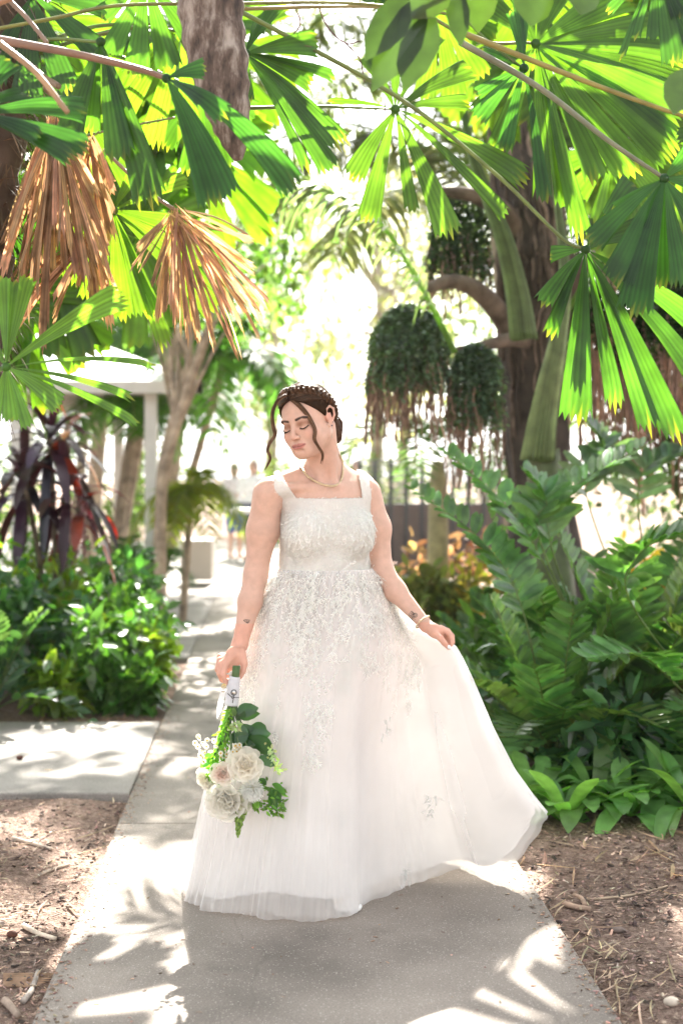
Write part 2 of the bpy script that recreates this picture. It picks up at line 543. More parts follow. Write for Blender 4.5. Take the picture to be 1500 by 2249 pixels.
def concrete_mat(name, base, speck=.5, scale=150.):
    m, nt, out = _mat(name)
    tc = nt.nodes.new('ShaderNodeTexCoord')
    big = nt.nodes.new('ShaderNodeTexNoise'); big.inputs['Scale'].default_value = 2.1; big.inputs['Detail'].default_value = 6
    fine = nt.nodes.new('ShaderNodeTexNoise'); fine.inputs['Scale'].default_value = 160; fine.inputs['Detail'].default_value = 5; fine.inputs['Roughness'].default_value = .8
    v = nt.nodes.new('ShaderNodeTexVoronoi'); v.inputs['Scale'].default_value = scale
    for x in (big, fine, v): nt.links.new(tc.outputs['Object'], x.inputs['Vector'])
    # scattered pale stones of the aggregate
    sp = nt.nodes.new('ShaderNodeMapRange'); sp.inputs['From Min'].default_value = .80; sp.inputs['From Max'].default_value = .86
    st = nt.nodes.new('ShaderNodeTexNoise'); st.inputs['Scale'].default_value = .9; st.inputs['Detail'].default_value = 7; st.inputs['Roughness'].default_value = .7
    nt.links.new(tc.outputs['Object'], st.inputs['Vector'])
    sx = nt.nodes.new('ShaderNodeSeparateColor'); nt.links.new(v.outputs['Color'], sx.inputs[0]); nt.links.new(sx.outputs[0], sp.inputs[0])
    di = nt.nodes.new('ShaderNodeMapRange'); di.inputs['From Min'].default_value = .45; di.inputs['From Max'].default_value = .25
    nt.links.new(v.outputs['Distance'], di.inputs[0])
    mu = nt.nodes.new('ShaderNodeMath'); mu.operation = 'MULTIPLY'; nt.links.new(sp.outputs[0], mu.inputs[0]); nt.links.new(di.outputs[0], mu.inputs[1])
    mk = nt.nodes.new('ShaderNodeMath'); mk.operation = 'MULTIPLY'; mk.inputs[1].default_value = speck; nt.links.new(mu.outputs[0], mk.inputs[0])
    r = nt.nodes.new('ShaderNodeMapRange'); r.inputs['From Min'].default_value = .3; r.inputs['From Max'].default_value = .7; r.inputs['To Min'].default_value = .72; r.inputs['To Max'].default_value = 1.28
    nt.links.new(big.outputs['Fac'], r.inputs[0])
    r2 = nt.nodes.new('ShaderNodeMapRange'); r2.inputs['From Min'].default_value = .3; r2.inputs['From Max'].default_value = .7; r2.inputs['To Min'].default_value = .62; r2.inputs['To Max'].default_value = 1.38
    nt.links.new(fine.outputs['Fac'], r2.inputs[0])
    mm = nt.nodes.new('ShaderNodeMath'); mm.operation = 'MULTIPLY'; nt.links.new(r.outputs[0], mm.inputs[0]); nt.links.new(r2.outputs[0], mm.inputs[1])
    sr = nt.nodes.new('ShaderNodeMapRange'); sr.inputs['From Min'].default_value = .56; sr.inputs['From Max'].default_value = .64; sr.inputs['To Min'].default_value = 1.; sr.inputs['To Max'].default_value = .80
    nt.links.new(st.outputs['Fac'], sr.inputs[0])
    # hairline cracks
    cv = nt.nodes.new('ShaderNodeTexVoronoi'); cv.feature = 'DISTANCE_TO_EDGE'; cv.inputs['Scale'].default_value = .55; cv.inputs['Randomness'].default_value = 1.
    wn_ = nt.nodes.new('ShaderNodeVectorMath'); wn_.operation = 'MULTIPLY_ADD'; wn_.inputs[1].default_value = (.35, .35, 0); nt.links.new(big.outputs['Color'], wn_.inputs[0]); nt.links.new(tc.outputs['Object'], wn_.inputs[2]); nt.links.new(wn_.outputs[0], cv.inputs['Vector'])
    cr_ = nt.nodes.new('ShaderNodeMapRange'); cr_.inputs['From Min'].default_value = .0; cr_.inputs['From Max'].default_value = .0035; cr_.inputs['To Min'].default_value = .86; cr_.inputs['To Max'].default_value = 1.
    nt.links.new(cv.outputs['Distance'], cr_.inputs[0])
    m3 = nt.nodes.new('ShaderNodeMath'); m3.operation = 'MULTIPLY'; nt.links.new(sr.outputs[0], m3.inputs[0]); nt.links.new(cr_.outputs[0], m3.inputs[1])
    m4 = nt.nodes.new('ShaderNodeMath'); m4.operation = 'MULTIPLY'; nt.links.new(mm.outputs[0], m4.inputs[0]); nt.links.new(m3.outputs[0], m4.inputs[1])
    c = nt.nodes.new('ShaderNodeVectorMath'); c.operation = 'SCALE'; c.inputs[0].default_value = base; nt.links.new(m4.outputs[0], c.inputs['Scale'])
    mx = nt.nodes.new('ShaderNodeMixRGB'); nt.links.new(mk.outputs[0], mx.inputs[0]); nt.links.new(c.outputs[0], mx.inputs[1]); mx.inputs[2].default_value = (.62, .58, .52, 1)
    p = nt.nodes.new('ShaderNodeBsdfPrincipled'); p.inputs['Roughness'].default_value = .85; p.inputs['Specular IOR Level'].default_value = .3
    nt.links.new(mx.outputs[0], p.inputs['Base Color'])
    b = nt.nodes.new('ShaderNodeBump'); b.inputs['Strength'].default_value = .6; b.inputs['Distance'].default_value = .002
    nt.links.new(fine.outputs['Fac'], b.inputs['Height']); nt.links.new(b.outputs[0], p.inputs['Normal'])
    nt.links.new(p.outputs[0], out.inputs[0])
    return m


M_SOIL = ground_mat()
M_CONC = concrete_mat('path_concrete', (.250, .218, .188), .5, 150.)
M_CONC2 = concrete_mat('pale_concrete', (.31, .285, .26), .3, 220.)


def ghz(x, y):
    """height of the beds: slightly uneven, a little below the path"""
    u = x - PK * (y - 4.54)
    d = np.maximum(np.maximum(-0.84 - u, u - 0.67), 0)
    d2 = np.where((y > 6.2) & (y < 8.05) & (u < -0.84), 0, 1.)
    bump = .018 * np.sin(3.1 * x + 1.3 * y) * np.sin(2.3 * y - 1.7 * x) + .010 * np.sin(9 * x + 2) * np.sin(8 * y)
    near = np.exp(-((y - 5) / 9.) ** 2)
    return (-.035 * (1 - np.clip(d / .5, 0, 1) * .4) + bump * np.clip(d / .25, 0, 1) * near - .03 * (1 - near)) * 1.0 - .035 * (1 - d2) - np.where(d <= 0, .03, 0)


gx_ = axis_pts([(-150, -20, 26), (-20, -4, 2), (-4, 4, .05), (4, 20, 2), (20, 150, 26)])
gy_ = axis_pts([(-40, -2, 9.5), (-2, 2.5, .5), (2.5, 10, .05), (10, 30, 1), (30, 400, 37)])
GX, GY = np.meshgrid(gx_, gy_, indexing='ij')
GZ = ghz(GX, GY)

def grid_mesh(mb, P, C, wrap=False):
    a, b = P.shape[:2]
    i = np.arange(a - 1)[:, None] * b; j = np.arange(b - 1)[None]
    Q = np.stack([i + j, i + j + 1, i + b + j + 1, i + b + j], -1).reshape(-1, 4)
    mb.add(P.reshape(-1, 3), Q, None, C)
mb = MB(); grid_mesh(mb, np.stack([GX, GY, GZ], -1)[::-1], (.2, .15, .1))
tag(mb.build('ground', M_SOIL), kind='structure')


def slab(mb, xl0, xr0, y0, y1, z1=0., z0=-.16, b=.008):
    """a bevelled slab following the heading of the path"""
    def q(x, y, z): return (pathx(x, y), y, z)
    V = [q(xl0, y0, z0), q(xr0, y0, z0), q(xr0, y1, z0), q(xl0, y1, z0),
         q(xl0, y0, z1 - b), q(xr0, y0, z1 - b), q(xr0, y1, z1 - b), q(xl0, y1, z1 - b),
         q(xl0 + b, y0 + b, z1), q(xr0 - b, y0 + b, z1), q(xr0 - b, y1 - b, z1), q(xl0 + b, y1 - b, z1)]
    Q = [[8, 9, 10, 11]]
    for a, c in ((0, 4), (4, 8)):
        for i in range(4):
            j = (i + 1) % 4; Q.append([a + i, a + j, c + j, c + i])
    mb.add(V, Q, None, (.3, .3, .3))


mb = MB()
ys_ = [-1.0, 1.55, 3.62 - .35, 5.69, 8.04, 10.6, 13.1, 15.6, 18.1, 20.6, 24, 28]
for a, b in zip(ys_[:-1], ys_[1:]):
    slab(mb, -.84, .67, a + .002, b - .002, 0., -.16, .006)
tag(mb.build('path', M_CONC, smooth=False), kind='structure')
mb = MB()
for a, b in ((-2.9, -.846), (-5.3, -2.906), (-8, -5.306)):
    slab(mb, a, b, 6.22, 8.03, .004, -.16, .006)
slab(mb, -1.75, -.846, 10.9, 13.1, .002, -.16); slab(mb, -2.3, -.846, 13.104, 16.2, .002, -.16)
tag(mb.build('side_path', M_CONC2, smooth=False), kind='structure')
mb = MB()
mb.add([[-9, 16.3, .006], [3.2, 16.3, .006], [4.2, 30, .006], [-9, 30, .006]], [[0, 1, 2, 3]], None, (.4, .4, .4))
tag(mb.build('plaza_pavement', M_CONC2, smooth=False), kind='structure')

# wood chips, bark and dry straw on the beds: nobody could count them
def in_bed(x, y):
    u = x - PK * (y - 4.54)
    onp = (u > -.86) & (u < .69)
    side = (y > 6.18) & (y < 8.06) & (u < -.8)
    return ~(onp | side)
def chips(n, x0, x1, y0, y1, Lr, Wr, c, flat=.25):
    x = rng.uniform(x0, x1, n); y = rng.uniform(y0, y1, n)
    m = in_bed(x, y); x, y = x[m], y[m]; n = len(x)
    z = ghz(x, y) + .003 + rng.random(n) * .012
    a = rng.uniform(0, 6.28, n); el = rng.normal(0, flat, n)
    D = np.stack([np.cos(a) * np.cos(el), np.sin(a) * np.cos(el), np.sin(el)], 1)
    S = np.stack([-np.sin(a), np.cos(a), rng.normal(0, .35, n)], 1)
    return np.stack([x, y, z], 1), D, S, rng.uniform(*Lr, n), rng.uniform(*Wr, n), var(c, n, .35, .06)
mb = MB()
for args in [(34000, -2.2, 2.2, 3.4, 9.5, (.005, .022), (.0015, .005), (.32, .215, .165)), (5000, -2.2, 2.2, 3.4, 8, (.010, .035), (.0015, .004), (.42, .33, .25)),
             (5000, -2.2, 2.2, 3.4, 7, (.01, .03), (.004, .010), (.07, .045, .035))]:
    P, D, S, L, w, c = chips(*args)
    strips(mb, P, D, S, L, w, rng.normal(0, .12, len(P)), prof=PROF_CHIP, nseg=2, fold=.5, C=c)
tag(mb.build('mulch_litter', M_CHIP, smooth=False), 'wood chips, bark flakes and straw strewn over the garden beds', 'mulch', kind='stuff')
# crumbs trodden onto the concrete
mb = MB(); n = 2300
x = np.concatenate([rng.choice([-.84, .67], 1950) + np.abs(rng.normal(0, .035, 1950)), rng.uniform(-.8, .62, 350)]); y = rng.uniform(3.4, 9, n)
sgn = np.where(x > .6, -1, 1); x = np.where(x > .67, .67 - (x - .67), x); x = x + PK * (y - 4.54)
a = rng.uniform(0, 6.28, n)
strips(mb, np.stack([x, y, np.full(n, .003)], 1), np.stack([np.cos(a), np.sin(a), 0 * a + .05], 1), np.stack([-np.sin(a), np.cos(a), rng.normal(0, .3, n)], 1), rng.uniform(.004, .018, n), rng.uniform(.001, .004, n), .05, prof=PROF_CHIP, nseg=2, fold=.4, C=var((.25, .16, .11), n, .4))
tag(mb.build('path_crumbs', M_CHIP, smooth=False), 'tiny crumbs of bark and leaf scattered on the concrete path', 'crumbs', kind='stuff')
# long dry strips beside the path
mb = MB()
def strawset(n, cx, cy, sx, sy, Lr, Wr, c, adir=None):
    x = rng.normal(cx, sx, n); y = rng.normal(cy, sy, n); m = in_bed(x, y) & (y > 3.3); x, y = x[m], y[m]; n = len(x)
    a = rng.uniform(0, 6.28, n) if adir is None else rng.normal(adir, .35, n)
    D = np.stack([np.cos(a), np.sin(a), rng.normal(.03, .06, n)], 1); S = np.stack([-np.sin(a), np.cos(a), rng.normal(0, .4, n)], 1)
    strips(mb, np.stack([x, y, ghz(x, y) + .014], 1), D, S, rng.uniform(*Lr, n), rng.uniform(*Wr, n), rng.normal(0, .06, n), prof=PROF_LANCE, nseg=5, fold=.4, C=var(c, n, .2, .05), curl=rng.normal(0, .15, n))
for xx, yy in [(.95, 5.2), (1.25, 5.5), (1.5, 5.6), (1.1, 5.75), (1.6, 5.4), (1.35, 5.1)]:
    strawset(9, xx, yy, .14, .08, (.08, .28), (.004, .010), (.50, .38, .27))
strawset(60, .78, 4.1, .04, .45, (.06, .2), (.002, .004), (.55, .47, .34), -1.9)
strawset(45, 1.3, 4.5, .3, .4, (.06, .22), (.0015, .005), (.50, .40, .29))
strawset(50, -1.15, 4.9, .18, .6, (.05, .20), (.002, .006), (.48, .39, .29))
strawset(60, -1.35, 8.2, .5, .06, (.05, .2), (.004, .012), (.34, .24, .17))
tag(mb.build('straw_litter', M_DRY, smooth=False), 'long pale dry leaf strips lying on the mulch', 'straw', kind='stuff')


def onground(px, py):
    """point of the ground seen at a photo pixel"""
    Y = 1.435 * FPX / (py - 1044.)
    return np.array([(px - 750) * Y / FPX, Y, float(ghz(np.array((px - 750) * Y / FPX), np.array(Y)))])


def stick(pxs, r, c, name, label, cat, fork=None):
    mb = MB()
    P = np.array([onground(*p) + [0, 0, r] for p in pxs])
    tube(mb, curve_pts(P, 12), np.linspace(r, r * .75, 12), 8, c)
    if fork is not None:
        Pf = np.array([onground(*p) + [0, 0, r * 1.5] for p in fork])
        tube(mb, curve_pts(Pf, 8), np.linspace(r * .8, r * .5, 8), 7, c)
    tag(mb.build(name, M_ROOT), label, cat)


stick([(1243, 2000), (1270, 2008), (1300, 2014)], .011, (.36, .25, .18), 'fallen_stick', 'short thick forked brown stick lying on the mulch right of the path', 'stick', [(1288, 2008), (1280, 1992), (1262, 1984)])
stick([(1290, 1988), (1330, 1985), (1400, 1975), (1470, 1960)], .0045, (.45, .34, .24), 'fallen_twig', 'long thin pale twig reaching right from the forked stick', 'twig')
stick([(25, 1855), (70, 1866), (112, 1878)], .008, (.55, .45, .36), 'fallen_twig', 'pale straight twig on the mulch just below the side path', 'twig')
stick([(85, 1930), (118, 1918), (150, 1908)], .006, (.55, .45, .36), 'fallen_twig', 'pale bent twig on the mulch left of the path', 'twig')
stick([(47, 2050), (80, 2065), (118, 2076)], .009, (.62, .52, .40), 'fallen_twig', 'pale stout twig near a brown leaf left of the path', 'twig')
stick([(45, 2215), (62, 2195), (72, 2170), (78, 2150)], .009, (.42, .36, .31), 'fallen_stick', 'grey bent stick in the near left corner of the mulch', 'stick')
stick([(5, 2215), (20, 2232), (34, 2250)], .012, (.40, .30, .23), 'fallen_stick', 'brown chunky stick end at the very bottom of the left bed', 'stick')
mb = MB()
for i in range(6):
    a = -.06 + .05 * i
    p = onground(2, 2150 + 5 * i) + [0, 0, .012]
    strips(mb, [p], [(math.cos(a), -math.sin(a) * .4, .01)], [(0, 1, .2)], .17 - .012 * i, .008, .02, prof=PROF_STRAP, nseg=5, fold=.6, C=(.55, .38, .26))
tag(mb.build('dry_palm_leaf', M_DRY), 'flat dry orange brown palm leaf piece on the near left mulch', 'dead leaf')
for px, py, l in [(41, 1689, 'small dark brown seed pod on the side path'), (22, 2069, 'small reddish brown seed pod on the left mulch'), (1168, 2205, 'tiny brown leaf scrap on the path by its right edge')]:
    mb = MB(); p = onground(px, py)
    if py < 1700: p[2] = .004
    if px > 1100:
        p[2] = .004
        strips(mb, [p], [(1, .3, .15)], [(0, 1, .2)], .022, .006, .3, C=(.16, .08, .05), prof=PROF_OBL, fold=.5)
    else:
        ball(mb, p + [0, 0, .011], (.018, .013, .012), (.09, .035, .022), 7)
        tube(mb, [p + [.014, 0, .014], p + [.024, 0, .020]], .002, 5, (.1, .05, .03))
    tag(mb.build('seed_pod' if px < 1100 else 'leaf_scrap', M_ROOT), l, 'seed pod' if px < 1100 else 'dead leaf')
mb = MB(); p = onground(95, 1712); p[2] = .006
strips(mb, [p], [(1, -.1, .25)], [(0, 1, 0)], .06, .018, .3, C=(.62, .55, .42), prof=PROF_OBL, fold=.5)
tag(mb.build('dry_leaf', M_DRY), 'pale curled fallen leaf on the side path', 'dead leaf')
mb = MB(); p = onground(1480, 2232)
ball(mb, p + [0, 0, .01], (.022, .016, .013), (.55, .47, .38), 7)
tag(mb.build('pebble', M_ROOT), 'smooth pale pebble on the mulch at the bottom right', 'pebble')
mb = MB(); p = onground(1362, 2066)
ball(mb, p + [0, 0, .008], (.024, .014, .010), (.16, .12, .10), 7)
tag(mb.build('bark_chunk', M_ROOT), 'dark rounded bark chunk on the right mulch', 'bark')
# ---------------------------------------------------------------- the bride
from mathutils.bvhtree import BVHTree


def rotm(yaw, pitch, roll):
    c, s = math.cos(yaw), math.sin(yaw); cp, sp = math.cos(pitch), math.sin(pitch); cr, sr = math.cos(roll), math.sin(roll)
    return np.array([[cr, 0, sr], [0, 1, 0], [-sr, 0, cr]]) @ np.array([[c, -s, 0], [s, c, 0], [0, 0, 1]]) @ np.array([[1, 0, 0], [0, cp, -sp], [0, sp, cp]])


HR = rotm(math.radians(-31), math.radians(7), math.radians(-11.5))
HC = W(674, 922, 4.50)


def H(x, y, z):
    return HC + HR @ np.array([x, y, z])


def Hv(P):
    return HC + np.asarray(P, float) @ HR.T


BX, BY = -0.054, 4.60
TY = math.radians(14)
tu = np.array([math.cos(TY), math.sin(TY), 0]); tv = np.array([-math.sin(TY), math.cos(TY), 0])
TR = np.stack([tu, tv, [0, 0, 1]], 1)


def B(x, y, z):
    return np.array([BX, BY, 0]) + tu * x + tv * y + np.array([0, 0, z])


shL = W(588, 1080, 4.53); shR = W(807, 1078, 4.66)
shL[2] = 1.340; shR[2] = 1.342


def torso(F, o=0.0, sh=True):
    F.ell(B(0, .0, 1.24), np.array([.142, .105, .17]) + o, TR)
    F.ell(B(0, .0, 1.10), np.array([.138, .102, .11]) + o, TR, k=.05)
    F.ell(B(0, .005, .95), np.array([.158, .108, .15]) + o, TR, k=.05)
    for s in (-1, 1):
        F.ell(B(s * .070, -.068, 1.215), np.array([.066, .060, .066]) + o, TR, k=.035)
    F.ell(B(0, .005, 1.335), np.array([.145, .070, .065]) + o, TR, k=.04)
    F.cone(B(0, .012, 1.42), shL + [0.02, .01, .022], .042 + o, .034 + o, k=.045)
    F.cone(B(0, .012, 1.42), shR + [-.02, .01, .020], .042 + o, .034 + o, k=.045)
    for s in (-1, 1):
        F.cone(B(s * .022, -.070, 1.366), (shL if s < 0 else shR) + [-s * .035, -.026, .020], .0075 + o, .010 + o, k=.024)


xs = axis_pts([(-.42, -.225, .003), (-.225, .01, .0023), (.01, .40, .003)])
ys = axis_pts([(4.28, 4.37, .004), (4.37, 4.56, .0025), (4.56, 4.86, .005)])
zs = axis_pts([(0.0, .72, .012), (.72, .94, .003), (.94, 1.40, .005), (1.40, 1.72, .0023)])
F = Field(xs, ys, zs)
torso(F)
for s in (-1, 1):
    F.cone(B(s * .068, .03, .90), B(s * .055, .10, .50), .072, .050, k=.03)
    F.cone(B(s * .062, .09, .50), B(s * .062, .12, .08), .050, .032, k=.02)
# arms
elL = W(562, 1262, 4.55); wrL = W(527, 1416, 4.50)
F.cone(shL, W(577, 1165, 4.55), .048, .047, k=.025)
F.cone(W(577, 1165, 4.55), elL, .047, .036, k=.03)
F.cone(elL, W(550, 1320, 4.53), .038, .037, k=.02)
F.cone(W(550, 1320, 4.53), wrL, .036, .024, k=.02, flat=((0, 1, 0), .85))
elR = W(838, 1252, 4.64); wrR = W(936, 1374, 4.56)
F.cone(shR, W(828, 1160, 4.66), .045, .042, k=.025)
F.cone(W(828, 1160, 4.66), elR, .042, .035, k=.03)
F.cone(elR, W(868, 1297, 4.62), .037, .034, k=.02)
F.cone(W(868, 1297, 4.62), wrR, .034, .020, k=.02, flat=((0, 1, 0), .85))
# her right hand, closed on the bouquet handle, back of the hand to the camera
F.ell(W(511, 1446, 4.455), (.026, .018, .040), rotm(0, 0, math.radians(12)), k=.014)
F.cone(wrL, W(513, 1445, 4.47), .023, .022, k=.015, flat=((0, 1, 0), .8))
fingers_r = [  # knuckle, middle joint, tip joint, tip
    [(496, 1462, 4.437), (491, 1483, 4.418), (496, 1499, 4.420), (508, 1499, 4.432)],
    [(486, 1458, 4.447), (482, 1480, 4.432), (488, 1494, 4.440), (502, 1494, 4.462)],
    [(483, 1450, 4.463), (478, 1471, 4.455), (485, 1485, 4.468), (501, 1486, 4.480)],
    [(484, 1442, 4.480), (480, 1460, 4.478), (487, 1472, 4.490), (502, 1474, 4.494)]]
for ch in fingers_r:
    P = [W(*c) for c in ch]
    F.cone(W(513, 1440, P[0][1] + .005), P[0], .010, .0098, k=.008)
    F.cone(P[0], P[1], .0098, .0086, k=.003); F.cone(P[1], P[2], .0086, .0078, k=.003); F.cone(P[2], P[3], .0078, .0066, k=.003)
th = [W(530, 1432, 4.47), W(537, 1458, 4.452), W(534, 1474, 4.446), W(528, 1487, 4.440)]
F.cone(th[0], th[1], .015, .0105, k=.012); F.cone(th[1], th[2], .0105, .0092, k=.004); F.cone(th[2], th[3], .0092, .0072, k=.004)
# her left hand, pinching the skirt
F.ell(W(956, 1387, 4.535), (.030, .015, .022), rotm(0, 0, math.radians(38)), k=.014)
F.cone(wrR, W(950, 1383, 4.54), .019, .018, k=.014, flat=((0, 1, 0), .8))
fl = [[(972, 1383, 4.535), (985, 1391, 4.528), (992, 1404, 4.520), (991, 1416, 4.512)],
      [(968, 1379, 4.548), (983, 1385, 4.545), (993, 1397, 4.540), (995, 1412, 4.532)],
      [(966, 1385, 4.560), (981, 1394, 4.562), (989, 1406, 4.558), (988, 1418, 4.548)],
      [(963, 1391, 4.566), (975, 1400, 4.572), (982, 1410, 4.570), (982, 1419, 4.560)]]
for ch in fl:
    P = [W(*c) for c in ch]
    F.cone(W(953, 1385, P[0][1]), P[0], .0100, .0092, k=.008)
    F.cone(P[0], P[1], .0090, .0080, k=.003); F.cone(P[1], P[2], .0080, .0072, k=.003); F.cone(P[2], P[3], .0072, .006, k=.003)
th = [W(955, 1392, 4.518), W(967, 1402, 4.500), W(975, 1412, 4.496), W(985, 1423, 4.500)]
F.cone(th[0], th[1], .0125, .0098, k=.010); F.cone(th[1], th[2], .0098, .0088, k=.004); F.cone(th[2], th[3], .0088, .0068, k=.004)
# neck
F.cone(H(.004, .030, -.055), B(.015, .0, 1.395), .052, .056, k=.018)
F.cone(H(.055, .045, -.035), B(.012, -.070, 1.372), .013, .010, k=.022)      # neck muscle on the stretched side
F.cone(H(-.050, .045, -.045), B(-.022, -.070, 1.372), .010, .010, k=.02)
# head
def hc(a, b, ra, rb, k=.01, cut=False, flat=None):
    F.cone(H(*a), H(*b), ra, rb, k, cut, flat)
def he(c, r, k=.01, cut=False):
    F.ell(H(*c), r, HR, k, cut)
he((0, .014, .028), (.073, .092, .080), .02)
he((0, -.022, -.022), (.0605, .062, .084), .025)
he((0, -.032, -.062), (.052, .051, .042), .025)
he((0, -.066, -.090), (.020, .015, .015), .024)
for s in (-1, 1):
    hc((s * .050, .000, -.050), (s * .016, -.060, -.088), .018, .016, .03)
    he((s * .034, -.055, -.036), (.025, .024, .024), .022)
    hc((s * .012, -.0785, .017), (s * .046, -.068, .015), .0065, .0065, .012)
    he((s * .031, -.094, -.006), (.017, .014, .0105), .010, True)
    he((s * .0315, -.0665, -.008), (.0165, .0165, .0150), .003)
    # upper lid as a rim over the eyeball
    hc((s * .016, -.0780, -.0115), (s * .0315, -.0830, -.0155), .0020, .0022, .003)
    hc((s * .0315, -.0830, -.0155), (s * .0465, -.0755, -.0110), .0022, .0020, .003)
hc((0, -.0815, .006), (0, -.101, -.032), .0062, .0078, .010)
he((0, -.1035, -.0375), (.0088, .0085, .0078), .006)
for s in (-1, 1):
    he((s * .0105, -.0945, -.0400), (.0068, .0085, .0062), .005)
    he((s * .0060, -.0985, -.0465), (.0030, .0045, .0030), .002, True)
he((0, -.083, -.069), (.024, .010, .016), .012)
for s in (-1, 1):
    hc((s * .003, -.0925, -.0632), (s * .013, -.0900, -.0638), .0034, .0030, .003); hc((s * .013, -.0900, -.0638), (s * .0225, -.0815, -.0660), .0030, .0016, .003)
    hc((0, -.0922, -.0732), (s * .012, -.0900, -.0726), .0042, .0036, .003); hc((s * .012, -.0900, -.0726), (s * .0225, -.0810, -.0684), .0036, .0018, .003)
    hc((0, -.0968, -.0682), (s * .013, -.0940, -.0683), .0012, .0012, .0012, True); hc((s * .013, -.0940, -.0683), (s * .0240, -.0835, -.0660), .0012, .0010, .0012, True)
hc((-.010, -.089, -.083), (.010, -.089, -.083), .004, .004, .008, True)
for s in (-1, 1):
    he((s * .0735, .012, -.006), (.0060, .0150, .0260), .004)
    ear = [(s * .072, -.001, .002), (s * .0775, .004, .019), (s * .083, .018, .025), (s * .087, .030, .014), (s * .085, .029, -.006), (s * .079, .016, -.024), (s * .074, .004, -.036), (s * .071, -.002, -.028)]
    for a, b in zip(ear[:-1], ear[1:]):
        hc(a, b, .0036, .0036, .003)
    he((s * .0835, .013, .002), (.0060, .0090, .0140), .003, True)
    hc((s * .075, -.001, -.010), (s * .078, .001, -.014), .0035, .003, .003)
Vb, Qb = F.mesh()
Vb = relax(Vb, Qb, 2, .4)
Nb = vnorm(Vb, Qb)
ok_bvh = BVHTree.FromPolygons([tuple(v) for v in Vb], [tuple(int(i) for i in q) for q in Qb])
EYE0 = Vector((0, 0, CAMZ))


def cast(px, py, lift=.002, tree=None):
    d = Vector(W(px, py, 4.5)) - EYE0; d.normalize()
    loc, nor, i, dist = (tree or ok_bvh).ray_cast(EYE0, d)
    if loc is None: return None
    return np.array(loc - d * lift)


# skin colours: lips, brows, lids, cheeks, a few freckles
def seg_d(P, a, b):
    a = np.asarray(a, float); b = np.asarray(b, float); ab = b - a
    t = np.clip((P - a) @ ab / (ab @ ab), 0, 1)
    return np.linalg.norm(P - a - t[:, None] * ab, axis=1)


PL = (Vb - HC) @ HR
Cb = np.tile(np.array([.62, .395, .305]), (len(Vb), 1))
head = (np.abs(PL[:, 0]) < .1) & (PL[:, 1] < .06) & (PL[:, 2] > -.13) & (PL[:, 2] < .12)


def paint(d, r0, r1, c, k=1.0):
    w = np.clip((r1 - d) / max(r1 - r0, 1e-6), 0, 1) * k
    Cb[:] = Cb * (1 - w[:, None]) + np.asarray(c) * w[:, None]


far = np.where(head, 0, 9.)
for s in (-1, 1):
    d = np.linalg.norm((PL - [s * .041, -.066, -.036]) / [1, 1, .8], axis=1) + far
    paint(d, .004, .030, (.68, .30, .215), .55)
    d = seg_d(PL, (s * .018, -.083, -.003), (s * .046, -.074, -.002)) + far
    paint(d, .004, .013, (.27, .115, .06), .8)
    d = np.minimum(seg_d(PL, (s * .0155, -.087, .0125), (s * .034, -.083, .0175)), seg_d(PL, (s * .034, -.083, .0175), (s * .049, -.070, .013))) + far
    paint(d, .0036, .0054, (.028, .014, .009), .98)
    PF = PL * [1, .12, 1]; fr = np.where(PL[:, 1] < -.07, 0, 9.)
    d = np.minimum(np.minimum(seg_d(PF, (s * .004, -.011, -.0632), (s * .013, -.0108, -.0640)), seg_d(PF, (s * .013, -.0108, -.0640), (s * .0225, -.0100, -.0660))), np.minimum(seg_d(PF, (0, -.011, -.0728), (s * .012, -.0108, -.0722)), seg_d(PF, (s * .012, -.0108, -.0722), (s * .0205, -.010, -.0682)))) + far + fr
    paint(d, .0034, .0046, (.46, .17, .145), .9)
    d = np.minimum(seg_d(PF, (0, -.011, -.0682), (s * .013, -.0108, -.0682)), seg_d(PF, (s * .013, -.0108, -.0682), (s * .0240, -.0100, -.0658))) + far + fr
    paint(d, .0008, .0024, (.15, .04, .035), .95)
    d = np.linalg.norm(PL - [s * .078, .012, -.002], axis=1) + far
    paint(d, .010, .028, (.70, .30, .22), .5)
d = np.linalg.norm(PL - [0, -.106, -.037], axis=1) + far
paint(d, .004, .014, (.68, .33, .25), .4)
hm = (Vb[:, 2] < .93) & (Vb[:, 2] > .70)
Cb[hm] *= np.array([1.05, .90, .86])

bride = empty('person', (BX, BY, 0), 'woman in a white lace wedding dress looking down over her shoulder on the concrete path', 'person')
mb = MB(); mb.add(Vb, Qb, None, Cb)
body = mb.build('body', M_SKIN, bride)

# lashes
mb = MB()
for s in (-1, 1):
    rim = curve_pts([(s * .0155, -.0795, -.0122), (s * .024, -.0838, -.0162), (s * .0315, -.0852, -.0175), (s * .040, -.0822, -.0160), (s * .0485, -.0755, -.0110)], 14)
    tube(mb, Hv(rim), .0014, 5, (.015, .01, .008))
    for q in np.linspace(0.08, 1, 22):
        p = rim[int(q * 13)]
        tube(mb, Hv([p, p + [s * .0035 * q, -.0045, -.0030], p + [s * .0055 * q, -.0075, -.0035]]), [.0006, .0005, .0002], 4, (.012, .008, .006))
mb.build('eyelashes', M_HAIR, bride)

# nails
mb = MB()
for c in [(986, 1421, 4.490)]:
    ball(mb, W(*c), (.0055, .0030, .0065), (.78, .86, .88), 6)
mb.build('fingernail', M_PAINT, bride)

# hair: one cap, combed strands, two crown braids, a bun and two loose locks
CC = np.array([0, .014, .028]); CRD = np.array([.073, .092, .080])


def on_scalp(p, off):
    q = (np.asarray(p, float) - CC)
    k = np.linalg.norm(q / (CRD + off), axis=-1, keepdims=True)
    return CC + q / k


